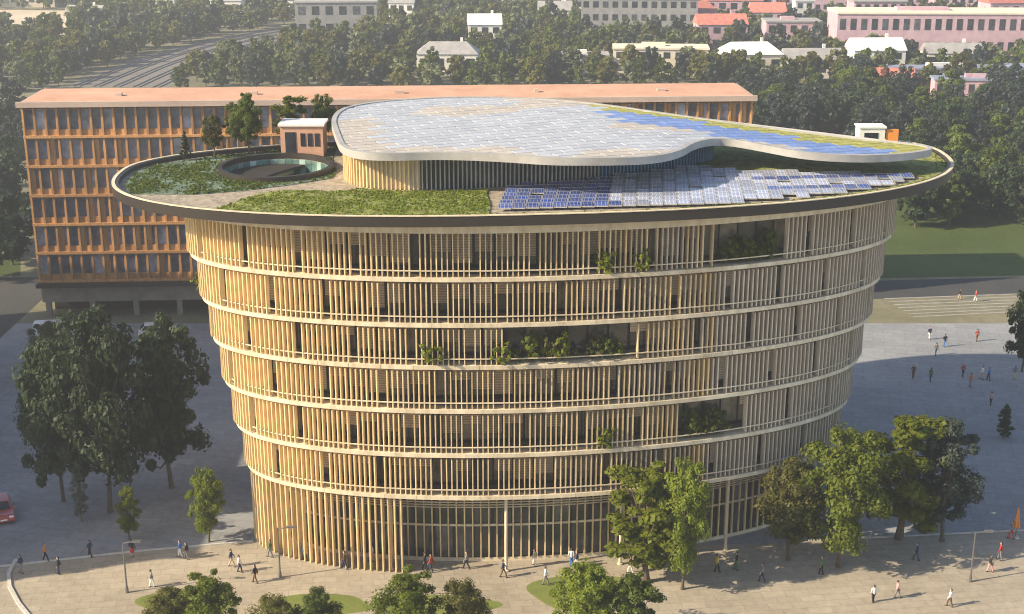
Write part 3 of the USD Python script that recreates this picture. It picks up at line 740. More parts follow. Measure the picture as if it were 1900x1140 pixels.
NEAR = [
 ('big_dark', 118, 930, 640, 'dark round tree with its crown over the open paving near the red car', .64),
 ('big_dark', 205, 950, 588, 'largest dark tree of the shaded group before the oval building', .66),
 ('big_dark_b', 318, 905, 600, 'dark oval tree of the shaded group touching the oval building', .76),
 ('brown', 100, 702, 596, 'brownish tree beside the podium of the orange brown block', 1.15),
 ('pale', 152, 968, 868, 'thin pale sapling under the edge of the dark tree group', .8),
 ('lime', 241, 1002, 905, 'small lime green column tree on the shaded paving edge', 1.0),
 ('sunny', 388, 1006, 872, 'light green tree before the recessed corner of the oval building', .75),
 ('lime', 1200, 1080, 866, 'lime half lit tree right before the columns of the oval building', 1.5),
 ('sunny', 1266, 1094, 858, 'taller olive green tree beside the lime tree before the oval building', .62),
 ('brown', 1462, 1040, 850, 'olive tree at the near corner of the oval building', .9),
 ('sunny', 1556, 1052, 800, 'broad green tree in the cluster at the oval building corner', .95),
 ('lime', 1668, 1000, 765, 'yellow lime tree between the two broad trees of the corner cluster', 1.6),
 ('blue', 1748, 1004, 785, 'dark bluish tree at the outer end of the corner cluster', .95),
 ('conifer', 1862, 812, 752, 'low dark tree alone on the shaded square', 1.3),
 ('big_dark_b', 1896, 690, 540, 'dark tree at the edge of the square by the crossing', .72),
 ('brown', 318, 1205, 1090, 'olive tree at the rim of the first grass bed', 1.1),
 ('sunny', 392, 1200, 1068, 'green tree growing out of the first grass bed', 1.1),
 ('brown_b', 512, 1215, 1108, 'low olive tree at the rim of the second grass bed', 1.1),
 ('green', 592, 1212, 1102, 'low green tree growing out of the second grass bed', 1.0),
 ('sunny', 760, 1205, 1066, 'slim green tree in the middle grass bed', 1.2),
 ('brown_b', 858, 1206, 1080, 'broad olive tree in the middle grass bed', 1.0),
 ('sunny', 1085, 1200, 1048, 'bright green tree in the largest grass bed', 1.1),
 ('green_b', 1170, 1202, 1062, 'darker green tree beside the bright green bed tree', 1.2),
]
for pro, px, yb, yt, lab, w in NEAR: ptree(pro, px, yb, yt, lab, w=w, name='plaza_tree')
# trees on the roof terrace
for dx, dy, h, pro, w, lab in ((-25.5, 21.5, 5.4, 'green_b', .8, 'tallest green tree on the roof terrace before the orange block'), (-22.5, 25, 4.6, 'lime', 1.5, 'yellow green tree on the roof terrace beside the brick roof house'), (-28.3, 20.5, 3.6, 'brown', .9, 'olive tree at the outer end of the roof terrace'),
                         (-19.8, 26.5, 4.2, 'green', .8, 'round green tree behind the brick roof house'), (-26.8, 23.5, 4.0, 'green', .8, 'round green tree between the taller roof terrace trees'), (-30.4, 19.0, 2.4, 'conifer', 1., 'low pointed tree near the tip of the roof terrace')):
    place(pro, XC + dx, 97 + dy, 28.38, h, lab, name='roof_tree', w=w)
w = thing('roof_pavilion', 'small orange roof house with dark openings beside the curved canopy', 'pavilion', (XC - 22.6, 97 + 20.4, 28.38))
part('wall', MB().box(0, 3.6, 0, 2.6, 0, 2.6), M['terracotta'], w); part('roof', MB().box(-.15, 3.75, -.15, 2.75, 2.604, 2.8), M['whiteroof'], w)
part('door', MB().box(.4, 1.3, -.04, .05, 0.02, 2.1), M['winfar'], w)
for q in range(3): part('window', MB().box(1.7 + q * .6, 2.1 + q * .6, -.04, .05, .9, 2.0), M['winfar'], w)
w = thing('roof_cabin', 'small white rooftop cabin with an orange screen at the canopy tail', 'cabin', (XC + 27.2, 97 + 23.6, 28.33))
part('wall', MB().box(0, 2.2, 0, 1.6, 0, 1.9), M['whitewall'], w); part('roof', MB().box(-.1, 2.3, -.1, 1.7, 1.904, 2.05), M['whiteroof'], w); part('screen', MB().box(2.35, 3.4, .1, .2, 0, 1.8), M['orange'], w); part('window', MB().box(.4, 1.6, -.04, .05, .8, 1.5), M['winfar'], w)
# planting on the open terraces
for k, a, b in TERR:
    z = [6.5, 9.96, 13.5, 16.95, 20.2, 23.65][k]
    for i, t in enumerate(np.linspace(a + .04, b - .04, 15)):
        if rng.random() < .2: continue
        p, u, n = frame_at(t, *body_dims(z), -.32); p = p + (XC, 97 + body_dims(z)[1])
        lv = {1: 'lowest', 3: 'middle', 5: 'highest'}[k]; pr = rng.choice(('shrub', 'shrub_dark', 'shrub_dark', 'shrub_lime'))
        place(pr, p[0], p[1], z + .23, rng.uniform(.9, 2.3), f"{dict(shrub='green', shrub_dark='olive', shrub_lime='lime')[pr]} shrub on the {lv} planted terrace of the oval building", 'shrub', 'terrace_shrub', f"{dict(shrub='green', shrub_dark='olive', shrub_lime='lime')[pr]} shrubs on the {lv} terrace", w=.8)
for pxx, k, lab in ((372, 4, 'lime shrub at the curved end of the fifth balcony'), (1122, 5, 'bright lime shrub standing out of the top storey fins'), (1190, 5, 'second lime shrub beside the terrace of the top storey'), (930, 3, 'bright lime shrub on the middle terrace edge'), (800, 3, 'small lime shrub among the middle storey fins'), (1120, 1, 'lime shrub among the lower storey fins')):
    z = [6.5, 9.96, 13.5, 16.95, 20.2, 23.65][k]
    tb = min(np.linspace(PI, 2 * PI, 600), key=lambda t: abs(950 + FPX * (plan([t], *body_dims(z))[0][0] + XC) / ((97 + body_dims(z)[1] + plan([t], *body_dims(z))[0][1]) * math.cos(PITCH) + (CAM_H - z) * math.sin(PITCH)) - pxx))
    p, u, n = frame_at(tb, *body_dims(z), .12); place('shrub_lime', p[0] + XC, p[1] + 97 + body_dims(z)[1], z + .23, 1.7, lab, 'shrub', 'balcony_shrub')

# ------------------------------------------------------------------ background buildings
BG = []           # footprints kept free of trees
def house(px, py, w, d, h, label, wall='whitewall', roof='greyroof', kind='flat', rows=1, cols=3, cat='house', rz=0.0, name='house', overhang=.3):
    """px, py: where the photograph shows the middle of its front foot"""
    x, y = G(px, py)
    if py < 170: w, d, h = w * 1.22, d * 1.1, h * 1.2
    B = thing(name, label, cat, (x, y, 0), rz)
    part('wall', MB().box(-w / 2, w / 2, 0, d, 0, h), M[wall], B)
    fh = h / rows
    for k in range(rows):
        for i in range(cols):
            cx = -w / 2 + (i + .5) * w / cols; ww = min(w / cols * .55, 2.2)
            wd = part('window', MB().box(cx - ww / 2, cx + ww / 2, -.06, .05, k * fh + fh * .32, k * fh + fh * .8), M['winfar'], B)
    part('door', MB().box(-.6 + w * .31, .5 + w * .31, -.05, .05, .02, min(2.1, fh * .85)), M['upstand'], B)
    if kind == 'flat':
        part('roof', MB().box(-w / 2 - overhang, w / 2 + overhang, -overhang, d + overhang, h + .003, h + .45), M[roof], B)
        part('roof_box', MB().box(-w * .2, w * .05, d * .4, d * .65, h + .453, h + 1.3), M[wall], B)
    else:
        m = MB(); o = overhang; rh = d * .32
        v = [(-w / 2 - o, -o, h), (w / 2 + o, -o, h), (w / 2 + o, d + o, h), (-w / 2 - o, d + o, h)]
        if kind == 'hip': v += [(-w / 2 + d * .35, d / 2, h + rh), (w / 2 - d * .35, d / 2, h + rh)]
        else: v += [(-w / 2 - o, d / 2, h + rh), (w / 2 + o, d / 2, h + rh)]
        m.add(v, [(0, 1, 5), (0, 5, 4), (2, 3, 4), (2, 4, 5), (1, 2, 5), (3, 0, 4), (0, 2, 1), (0, 3, 2)])
        rf = part('roof', m, M[roof], B)
        part('chimney', MB().box(w * .2, w * .2 + .7, d * .55, d * .55 + .7, h + rh * .3, h + rh + .9), M[wall], rf)
    c, s_ = math.cos(math.radians(rz)), math.sin(math.radians(rz))
    BG.append(sg.Polygon([(x + c * a - s_ * b, y + s_ * a + c * b) for a, b in ((-w / 2 - 1, -4), (w / 2 + 1, -4), (w / 2 + 1, d + 1), (-w / 2 - 1, d + 1))]))
    return B
HS = [
 (1185, 70, 30, 10, 10, 'large grey box building among the trees above the terracotta roof', 'greywall', 'greyroof', 'flat', 3, 12, 'building'),
 (1030, 54, 9, 8, 5, 'white gabled house near the grey box building', 'whitewall', 'greyroof', 'gable', 1, 3, 'house'),
 (1075, 38, 8, 7, 6, 'taller white hipped house behind the grey box building', 'whitewall', 'whiteroof', 'hip', 2, 3, 'house'),
 (1395, 146, 13, 8, 5, 'cream house with bright roof just right of the terracotta roof', 'creamwall', 'whiteroof', 'hip', 1, 4, 'house'),
 (1630, 142, 11, 8, 5.5, 'white house with bright roof before the pink warehouse', 'whitewall', 'whiteroof', 'gable', 2, 3, 'house'),
 (1085, 140, 10, 7, 4, 'low white building with flat roof left of the dark banded one', 'whitewall', 'greyroof', 'flat', 1, 4, 'building'),
 (1225, 140, 20, 8, 5.5, 'cream building with deep dark window band above the terracotta roof', 'creamwall', 'creamwall', 'flat', 2, 8, 'building'),
 (1552, 102, 3.4, 4, 10, 'narrow white tower house beside the teal mast', 'whitewall', 'creamwall', 'flat', 4, 2, 'tower'),
 (1745, 112, 48, 14, 10.5, 'long pink warehouse with pale flat roof', 'pinkwall', 'creamwall', 'flat', 2, 20, 'warehouse'),
 (1490, 58, 5, 4, 8, 'slim white tower far behind the teal mast', 'whitewall', 'whiteroof', 'flat', 3, 2, 'tower'),
 (1510, 146, 12, 7, 4, 'low white shed with gabled roof near the blue roofed hall', 'whitewall', 'greyroof', 'gable', 1, 4, 'shed'),
 (1770, 130, 12, 7, 3.6, 'white low shed against the pink warehouse front', 'whitewall', 'greyroof', 'gable', 1, 4, 'shed'),
 (1790, 158, 36, 6, 3.2, 'long low hall with blue grey roof above the trees', 'whitewall', 'blueroof', 'flat', 1, 16, 'hall'),
 (1830, 184, 24, 5, 4.2, 'purple pink low building below the blue roofed hall', 'pinkwall', 'blueroof', 'flat', 1, 10, 'building'),
 (1660, 172, 9, 6, 3.6, 'low red roofed house below the bright roofed white house', 'creamwall', 'redroof', 'gable', 1, 3, 'house'),
 (1285, 62, 13, 8, 6, 'pink hipped house right of the grey box building', 'pinkwall', 'redroof', 'hip', 2, 4, 'house'),
 (1360, 48, 16, 9, 7, 'broad pink house with red hipped roof', 'pinkwall', 'redroof', 'hip', 2, 5, 'house'),
 (1425, 66, 9, 8, 6, 'pink gabled house beside the broad pink one', 'pinkwall', 'redroof', 'gable', 2, 3, 'house'),
 (1180, 22, 46, 12, 5, 'long red roofed terrace at the far edge', 'pinkwall', 'redroof', 'gable', 1, 16, 'terrace'),
 (1630, 60, 14, 9, 8, 'pinkish apartment house left of the pink warehouse', 'pinkwall', 'greyroof', 'flat', 3, 6, 'building'),
 (155, 50, 10, 6, 4, 'pale barn at the edge of the bare field', 'whitewall', 'greyroof', 'gable', 1, 3, 'barn'),
 (60, 14, 14, 8, 5, 'long pale farmhouse behind the bare field', 'creamwall', 'greyroof', 'gable', 1, 5, 'house'),
 (420, 34, 9, 7, 5, 'white far house above the bend of the tracks', 'whitewall', 'greyroof', 'gable', 1, 3, 'house'),
 (300, 26, 8, 7, 5, 'cream red roofed far house left of the bend of the tracks', 'creamwall', 'redroof', 'gable', 1, 3, 'house'),
 (625, 70, 21, 9, 9, 'grey green flat block beside the end of the tracks', 'greywall', 'greyroof', 'flat', 2, 6, 'building'),
 (560, 32, 8, 7, 5, 'white hipped house behind the end of the tracks', 'whitewall', 'greyroof', 'hip', 1, 3, 'house'),
 (830, 140, 13, 8, 4.5, 'bright white house just above the middle of the terracotta roof', 'whitewall', 'greyroof', 'hip', 1, 4, 'house'),
 (900, 92, 8, 8, 6, 'white tall house alone among trees in the middle of the belt', 'whitewall', 'whiteroof', 'gable', 2, 3, 'house'),
 (745, 46, 7, 7, 6, 'white gabled house among pale trees right of the grey green block', 'whitewall', 'greyroof', 'gable', 2, 3, 'house'),
 (985, 26, 12, 8, 4, 'cream long house by the farthest trees', 'creamwall', 'greyroof', 'gable', 1, 4, 'house'),
 (1560, 40, 16, 9, 8, 'mauve apartment house behind the slim white tower', 'pinkwall', 'greyroof', 'flat', 3, 7, 'building'),
 (1680, 34, 18, 9, 7, 'mauve terrace with grey roof behind the pink warehouse', 'pinkwall', 'greyroof', 'gable', 2, 8, 'terrace'),
 (1790, 40, 18, 9, 8, 'long mauve flat house behind the right half of the pink warehouse', 'pinkwall', 'creamwall', 'flat', 2, 8, 'building'),
 (1880, 62, 14, 9, 8, 'mauve gabled house at the end of the pink warehouse', 'pinkwall', 'redroof', 'gable', 2, 5, 'house'),
 (1440, 34, 14, 9, 7, 'mauve hipped house behind the pink gabled one', 'pinkwall', 'redroof', 'hip', 2, 5, 'house'),
 (1470, 96, 13, 8, 7, 'dusky pink flat house before the slim white tower', 'pinkwall', 'greyroof', 'flat', 2, 5, 'building'),
 (1340, 92, 12, 8, 6, 'dusky pink gabled house above the cream house', 'pinkwall', 'redroof', 'gable', 2, 4, 'house'),
 (1740, 262, 15, 8, 3.2, 'flat white pavilion behind the tail of the oval roof', 'whitewall', 'whiteroof', 'flat', 1, 6, 'pavilion'),
]
for px, py, w, d, h, lab, wall, roof, kind, rows, cols, cat in HS: house(px, py, w, d, h, lab, wall, roof, kind, rows, cols, cat, rz=rng.uniform(-6, 6), name=cat.replace(' ', '_'))
# teal mast with a blue panel
x, y = G(1566, 104); t = thing('mast', 'teal and blue mast beside the narrow white tower house', 'mast', (x, y, 0))
part('pole', MB().box(-.5, .5, -.5, .5, 0, 13), M['tealpaint'], t); part('panel', MB().box(1.0, 5, -.3, .3, 7, 12.6), M['bluepaint'], t); part('bracket', MB().box(.5, .99, -.2, .2, 8, 8.6).box(.5, .99, -.2, .2, 11, 11.6), M['tealpaint'], t)
# pale walls along the far road
for x0, y0, x1, lab in ((1700, 320, 1990, 'low pale wall along the lawn behind the oval building'),):
    a, b = G(x0, y0), G(x1, y0); t = thing('garden_wall', lab, 'wall', (a[0], a[1], 0))
    part('wall', MB().box(0, b[0] - a[0], 0, .4, 0, .9), M['whitewall'], t); part('coping', MB().box(-.1, b[0] - a[0] + .1, -.1, .5, .904, 1.05), M['kerb'], t)

# woods: first the trees one can tell apart, the rest of each belt as one mass
keep = shapely.union_all(BG + [shapely.union_all([shapely.affinity.translate(g, 0, -q) for q in (0, 6, 12, 18)]).buffer(2) for g in RAIL] + [sg.box(-62, 153, 30, 190), sg.Polygon(FIELD)])
shapely.prepare(keep)
def scatter(n, x0, x1, y0, y1, gap, taken, tries=60000, pix=True):
    out = []; grid = {}
    k = 0
    while len(out) < n and k < tries:
        k += 1
        if pix:
            px = rng.uniform(x0, x1); py = y0 + (y1 - y0) * rng.random() ** .75; x, y = G(px, py)
        else: x, y = rng.uniform(x0, x1), rng.uniform(y0, y1)
        c = (int(x // gap), int(y // gap))
        if any((x - q[0]) ** 2 + (y - q[1]) ** 2 < gap * gap for i in (-1, 0, 1) for j in (-1, 0, 1) for q in grid.get((c[0] + i, c[1] + j), ())): continue
        if keep.contains(sg.Point(x, y)): continue
        grid.setdefault(c, []).append((x, y)); out.append((x, y))
    return out
BELTS = [ # name of the belt, pixel window of tree feet, count, gap, prototypes, height
 ('at the meadow left of the orange brown block', (-30, 34, 215, 520), 16, 3.4, ('mid_dark', 'mid_blue'), (7, 10)),
 ('beyond the right end of the terracotta roof', (1370, 1600, 196, 262), 40, 3.6, ('mid_dark', 'mid_blue', 'mid_green'), (7, 10)),
 ('behind the tail of the oval roof', (1600, 1930, 205, 312), 52, 3.6, ('mid_dark', 'mid_green', 'mid_blue'), (7, 11)),
 ('on the lawn right of the oval building', (1690, 1930, 345, 425), 24, 3.6, ('mid_dark', 'mid_dark', 'mid_green'), (7, 10)),
]
KIND = {'mid_dark': 'dark green round tree', 'mid_blue': 'bluish dark tree', 'mid_green': 'lighter green oval tree', 'far_a': 'hazy pale green tree', 'far_b': 'hazy dark tree', 'far_c': 'hazy brownish tree', 'far_d': 'slim hazy green tree', 'far_blue': 'bluish hazy tree', 'far_red': 'reddish tree'}
for where, (x0, x1, y0, y1), n, gap, pros, (h0, h1) in BELTS:
    for x, y in scatter(n, x0, x1, y0, y1, gap, None, 6000):
        pr = rng.choice(pros); place(pr, x, y, 0, rng.uniform(h0, h1), f'{KIND[pr]} {where}', name='park_tree', group=f'{KIND[pr]}s {where}', w=rng.uniform(.85, 1.15))
for px, py, pr, lab in ((1640, 182, 'far_red', 'reddish tree beside the low red roofed house'), (1700, 190, 'far_red', 'smaller reddish tree before the purple pink building'), (1770, 262, 'mid_green', 'yellow green tree by the flat white pavilion'), (1560, 240, 'lime', 'slim lime tree against the dark belt'), (1850, 270, 'mid_green', 'bright green tree among dark ones near the frame edge'), (1310, 40, 'far_red', 'reddish tree by the pink houses'), (1450, 44, 'far_red', 'reddish tree at the end of the pink houses')):
    x, y = G(px, py); place(pr, x, y, 0, rng.uniform(6, 9), lab, name='park_tree')
far = scatter(1600, -40, 1940, -30, 172, 5.4, None, 90000)
far.sort(key=lambda q: q[1])
fp = ('far_a', 'far_b', 'far_c', 'far_d', 'far_blue')
def zone(x): return 'the railway tracks' if x < -25 else 'the white houses' if x < 45 else 'the pink houses'
for i, (x, y) in enumerate(far[:170]):
    pr = rng.choice(fp); place(pr, x, y, 0, rng.uniform(5, 8.5), f'{KIND[pr]} in the belt among {zone(x)}', name='far_tree', group=f'{KIND[pr]}s among {zone(x)}', w=rng.uniform(.85, 1.2))
rest = far[170:] + scatter(1500, -420, 420, 600, 1350, 9, None, 8000, pix=False)
pi = UsdGeom.PointInstancer.Define(stage, '/World/woodland')
pi.CreatePrototypesRel().SetTargets([])
prs = []
for q in fp:
    o = UsdGeom.Xform.Define(stage, f'/World/woodland/{q}'); o.GetPrim().GetReferences().AddInternalReference(PRO[q][0].GetPath()); prs.append(o.GetPath())
pi.GetPrototypesRel().SetTargets(prs)
pi.CreatePositionsAttr(Vt.Vec3fArray.FromNumpy(np.array([(x, y, 0) for x, y in rest], np.float32)))
pi.CreateProtoIndicesAttr(Vt.IntArray.FromNumpy(nrg.integers(0, len(fp), len(rest)).astype(np.int32)))
sc = nrg.uniform(.6, 1.1, (len(rest), 1)) * nrg.uniform(.85, 1.15, (len(rest), 3))
pi.CreateScalesAttr(Vt.Vec3fArray.FromNumpy(sc.astype(np.float32)))
an = nrg.uniform(0, PI, len(rest))
pi.CreateOrientationsAttr(Vt.QuathArray([Gf.Quath(float(math.cos(a)), Gf.Vec3h(0, 0, float(math.sin(a)))) for a in an]))
prop(pi.GetPrim(), 'woodland of hazy mixed trees reaching to the far edge', 'woodland', None, 'stuff')

# ------------------------------------------------------------------ lamp posts, parasol
def lamp(px, py, label, h=7.0):
    x, y = G(px, py); t = thing('street_lamp', label, 'street lamp', (x, y, 0))
    part('base', MB().tube([(0, 0, 0), (0, 0, .5)], [.13, .11], 8), M['pole'], t)
    part('pole', MB().tube([(0, 0, .5), (0, 0, h)], [.075, .05], 8), M['pole'], t)
    part('arm', MB().tube([(0, 0, h - .12), (.5, 0, h), (.95, 0, h + .02)], [.04, .04, .03], 6), M['pole'], t)
    part('lamp_head', MB().box(.7, 1.35, -.13, .13, h + .02, h + .12), M['pole'], t); part('lamp_glass', MB().box(.75, 1.3, -.1, .1, h - .01, h + .018), M['lampglass'], t)
for px, py, lab in ((236, 1100, 'grey lamp post on the front pavement near the lime column tree'), (520, 1072, 'grey lamp post before the recessed corner of the oval building'), (1800, 1080, 'grey lamp post beyond the bluish tree')):
    lamp(px, py, lab, 4.2)
x, y = G(1884, 998); t = thing('parasol', 'closed orange parasol on the pavement at the frame edge', 'parasol', (x, y, 0))
part('pole', MB().tube([(0, 0, 0), (0, 0, 2.7)], [.035, .03], 8), M['pole'], t)
ang = np.linspace(0, 2 * PI, 17)[:-1]; rr = .13 + .05 * np.cos(8 * ang)
v = np.vstack([np.c_[rr * 1.7 * np.cos(ang), rr * 1.7 * np.sin(ang), np.full(16, .9)], np.c_[rr * np.cos(ang), rr * np.sin(ang), np.full(16, 1.6)], np.c_[.3 * rr * np.cos(ang), .3 * rr * np.sin(ang), np.full(16, 2.72)]])
i = np.arange(16); j = (i + 1) % 16
part('canopy', (v, np.vstack([np.c_[i, j, j + 16, i + 16], np.c_[i + 16, j + 16, j + 32, i + 32]])), M['orange'], t, 40)
part('foot', MB().tube([(0, 0, 0), (0, 0, .1)], [.3, .28], 12), M['kerb'], t)

# ------------------------------------------------------------------ cars
def hullm(pts): return m3.Manifold.hull_points([tuple(map(float, p)) for p in pts])
def car(px, py, rz, paint, label, van=False):
    x, y = G(px, py); t = thing('parked_car', label, 'van' if van else 'car', (x, y, 0), rz)
    Lc, W = (4.9, 1.9) if van else (4.3, 1.78); hw = W / 2
    zb, zs = (.32, 1.05) if van else (.28, .86)
    low = hullm([(sx * (Lc / 2 - dx), sy * (hw - dy), z) for sx in (-1, 1) for sy in (-1, 1) for dx, dy, z in ((.06, .05, zb), (.0, .02, zb + .25), (.05, .0, zs - .16), (.20, .08, zs))])
    for wx in (-Lc * .31, Lc * .31):
        for sy in (-1, 1):
            low = low - m3.Manifold.cylinder(.5, .36, .36, 20).rotate((90, 0, 0)).translate((wx, sy * hw + (.25 if sy < 0 else .25), .33))
    body = part('body', MB().man(low), M[paint], t, 35)
    H = 1.95 if van else 1.45
    f0, f1, r1, r0 = (1.55, 1.15, -2.3, -2.38) if van else (1.05, .35, -1.35, -1.95)
    cab = hullm([(f0, s * (hw - .10), zs - .01) for s in (-1, 1)] + [(f1, s * (hw - .24), H - .03) for s in (-1, 1)] + [(r1, s * (hw - .24), H - .03) for s in (-1, 1)] + [(r0, s * (hw - .10), zs - .01) for s in (-1, 1)] + [((f1 + r1) / 2, s * (hw - .36), H + .02) for s in (-1, 1)])
    part('roof_pillars', MB().man(cab), M[paint], t, 30)
    def quad(a, b, c, d, off):
        q = np.array([a, b, c, d], float); n = np.cross(q[1] - q[0], q[2] - q[0]); n /= np.linalg.norm(n); ce = q.mean(0)
        q = ce + (q - ce) * .86; o = n * off
        return MB().add(np.vstack([q + o, q - o]), BOXF)
    A = lambda xx, s, z, inn: (xx, s * (hw - inn), z)
    part('windscreen', quad(A(f0, -1, zs, .12), A(f0, 1, zs, .12), A(f1, 1, H - .04, .26), A(f1, -1, H - .04, .26), .02), M['carglass'], t)
    part('rear_window', quad(A(r0, 1, zs, .12), A(r0, -1, zs, .12), A(r1, -1, H - .04, .26), A(r1, 1, H - .04, .26), .02), M['carglass'], t)
    for s in (-1, 1):
        xm = (f0 + r0) / 2 + .1; xt = (f1 + r1) / 2 + .1
        part('side_window', quad(A(f0 - .1, s, zs, .10), A(xm, s, zs, .10), A(xt, s, H - .05, .25), A(f1, s, H - .05, .25), .02), M['carglass'], t)
        if not van: part('side_window', quad(A(xm, s, zs, .10), A(r0 + .2, s, zs, .10), A(r1, s, H - .05, .25), A(xt, s, H - .05, .25), .02), M['carglass'], t)
        part('headlight', MB().box(Lc / 2 - .12, Lc / 2 + .005, s * .62 - .17, s * .62 + .17, zs - .24, zs - .10), M['headlamp'], t)
        part('taillight', MB().box(-Lc / 2 - .005, -Lc / 2 + .12, s * .68 - .12, s * .68 + .12, zs - .26, zs - .08), M['taillamp'], t)
        part('mirror', MB().box(f0 - .25, f0 - .08, s * (hw + .02), s * (hw + .2), zs, zs + .13) if s > 0 else MB().box(f0 - .25, f0 - .08, -(hw + .2), -(hw + .02), zs, zs + .13), M[paint], t)
        for wx in (-Lc * .31, Lc * .31):
            w = part('wheel', MB().man(m3.Manifold.cylinder(.2, .315, .315, 24, True).rotate((90, 0, 0)).translate((wx, s * (hw - .12), .315))), M['tyre'], t, 40)
            part('rim', MB().man(m3.Manifold.cylinder(.03, .2, .2, 16, True).rotate((90, 0, 0)).translate((wx, s * (hw - .005), .315))), M['rim'], w)
    part('number_plate', MB().box(Lc / 2 - .01, Lc / 2 + .012, -.26, .26, .42, .53), M['lampglass'], t)
car(4, 956, -66, 'carred', 'red hatchback parked on the shaded paving beside the dark trees')
car(104, 626, 8, 'carwhite', 'white van standing beside the podium of the orange brown block', True)
car(292, 622, 12, 'carwhite', 'white car standing between dark trees and the podium')

# ------------------------------------------------------------------ people
def chain(js, seg=8):
    """one solid of tapered limbs; js: lists of (point, radius)"""
    out = []
    for c in js:
        for (p, r), (q, s_) in zip(c, c[1:]):
            out.append(m3.Manifold.batch_hull([m3.Manifold.sphere(r, seg).translate(p), m3.Manifold.sphere(s_, seg).translate(q)]))
    return m3.Manifold.batch_boolean(out, m3.OpType.Add)
def person(px, py, shirt, trouser, label, stride=.25, rz=0.0, bag=None, skirt=False):
    x, y = G(px, py); t = thing('person', label, 'person', (x, y, 0), rz, scale=(.84, .84, rng.uniform(.80, .90)))
    st, sw = stride, stride * .8
    hipz, shz = .93, 1.42
    LA = lambda s: (.09 * s, st * s, .09)
    knee = lambda s: (.09 * s, st * s * .55 + .05, .50)
    sh = lambda s: (.185 * s, 0, shz); el = lambda s: (.23 * s, -sw * s * .45 - .02, 1.14); wr = lambda s: (.22 * s, -sw * s * .9 + .05, .90)
    body = [[((0, 0, hipz), .125), ((0, 0, 1.18), .115), ((0, 0, 1.36), .125)], [((-.16, 0, 1.40), .065), ((.16, 0, 1.40), .065)], [((0, 0, 1.44), .055), ((0, .015, 1.56), .05)], [((0, .02, 1.60), .085), ((0, .01, 1.67), .095)], [((0, .085, 1.585), .045), ((0, .09, 1.60), .03)], [((0, .10, 1.635), .014), ((0, .125, 1.615), .014)], [((-.095, .0, 1.635), .018), ((-.095, .0, 1.65), .018)], [((.095, .0, 1.635), .018), ((.095, .0, 1.65), .018)]]
    for s in (-1, 1):
        body.append([((.085 * s, 0, hipz - .03), .088), (knee(s), .06), (LA(s), .042)])
        f = LA(s); body.append([((f[0], f[1] - .03, .045), .04), ((f[0], f[1] + .15, .035), .032)])
        body.append([(sh(s), .055), (el(s), .042), (wr(s), .03)])
        w = wr(s); body.append([((w[0], w[1], w[2] - .02), .03), ((w[0], w[1] + .012, w[2] - .085), .032)])
        for q in range(4):
            yy = w[1] - .018 + .018 * q; ln = (.07, .085, .08, .06)[q]
            body.append([((w[0], yy, w[2] - .10), .0095), ((w[0] - .01 * s, yy + .008, w[2] - .10 - ln * .6), .009), ((w[0] - .025 * s, yy + .012, w[2] - .10 - ln), .008)])
        body.append([((w[0] - .01 * s, w[1] + .035, w[2] - .05), .011), ((w[0] - .02 * s, w[1] + .06, w[2] - .10), .009)])
    part('body', MB().man(chain(body)), M['skin'], t, True)
    top_ = [[((0, 0, hipz + .0), .142), ((0, 0, 1.18), .132), ((0, 0, 1.36), .14)], [((-.165, 0, 1.395), .078), ((.165, 0, 1.395), .078)]] + [[(sh(s), .068), (el(s), .055), ((wr(s)[0], wr(s)[1], wr(s)[2] + .05), .044)] for s in (-1, 1)]
    part('jacket', MB().man(chain(top_)), shirt, t, True)
    if skirt: low = [[((0, 0, hipz), .15), ((0, 0, .60), .21)]]
    else: low = [[((.08 * s, 0, hipz - .02), .105), (knee(s), .078), ((LA(s)[0], LA(s)[1], .12), .06)] for s in (-1, 1)]
    part('skirt' if skirt else 'trousers', MB().man(chain(low)), trouser, t, True)
    part('shoe', MB().man(chain([[((LA(1)[0], LA(1)[1] - .04, .055), .052), ((LA(1)[0], LA(1)[1] + .16, .042), .04)]])), M['hair'], t, True)
    part('shoe', MB().man(chain([[((LA(-1)[0], LA(-1)[1] - .04, .055), .052), ((LA(-1)[0], LA(-1)[1] + .16, .042), .04)]])), M['hair'], t, True)
    part('hair', MB().man(chain([[((0, -.015, 1.69), .098), ((0, -.04, 1.62), .085)]])), M['hair'], t, True)
    if bag:
        b = part('shoulder_bag', MB().man(hullm([(.24 + a, b_, c) for a in (0, .1) for b_ in (-.16, .12) for c in (.82, 1.06)])), bag, t)
COL = {'black': (.015, .015, .018), 'navy': (.02, .03, .08), 'red': (.42, .04, .03), 'white': (.72, .70, .66), 'blue': (.06, .16, .42), 'grey': (.18, .18, .19), 'brown': (.12, .07, .04), 'orange': (.55, .20, .04), 'green': (.06, .14, .05), 'beige': (.45, .36, .25), 'pink': (.55, .28, .28), 'yellow': (.6, .45, .08)}
CM = {k: plain(f'cloth_{k}', v, .85) for k, v in COL.items()}
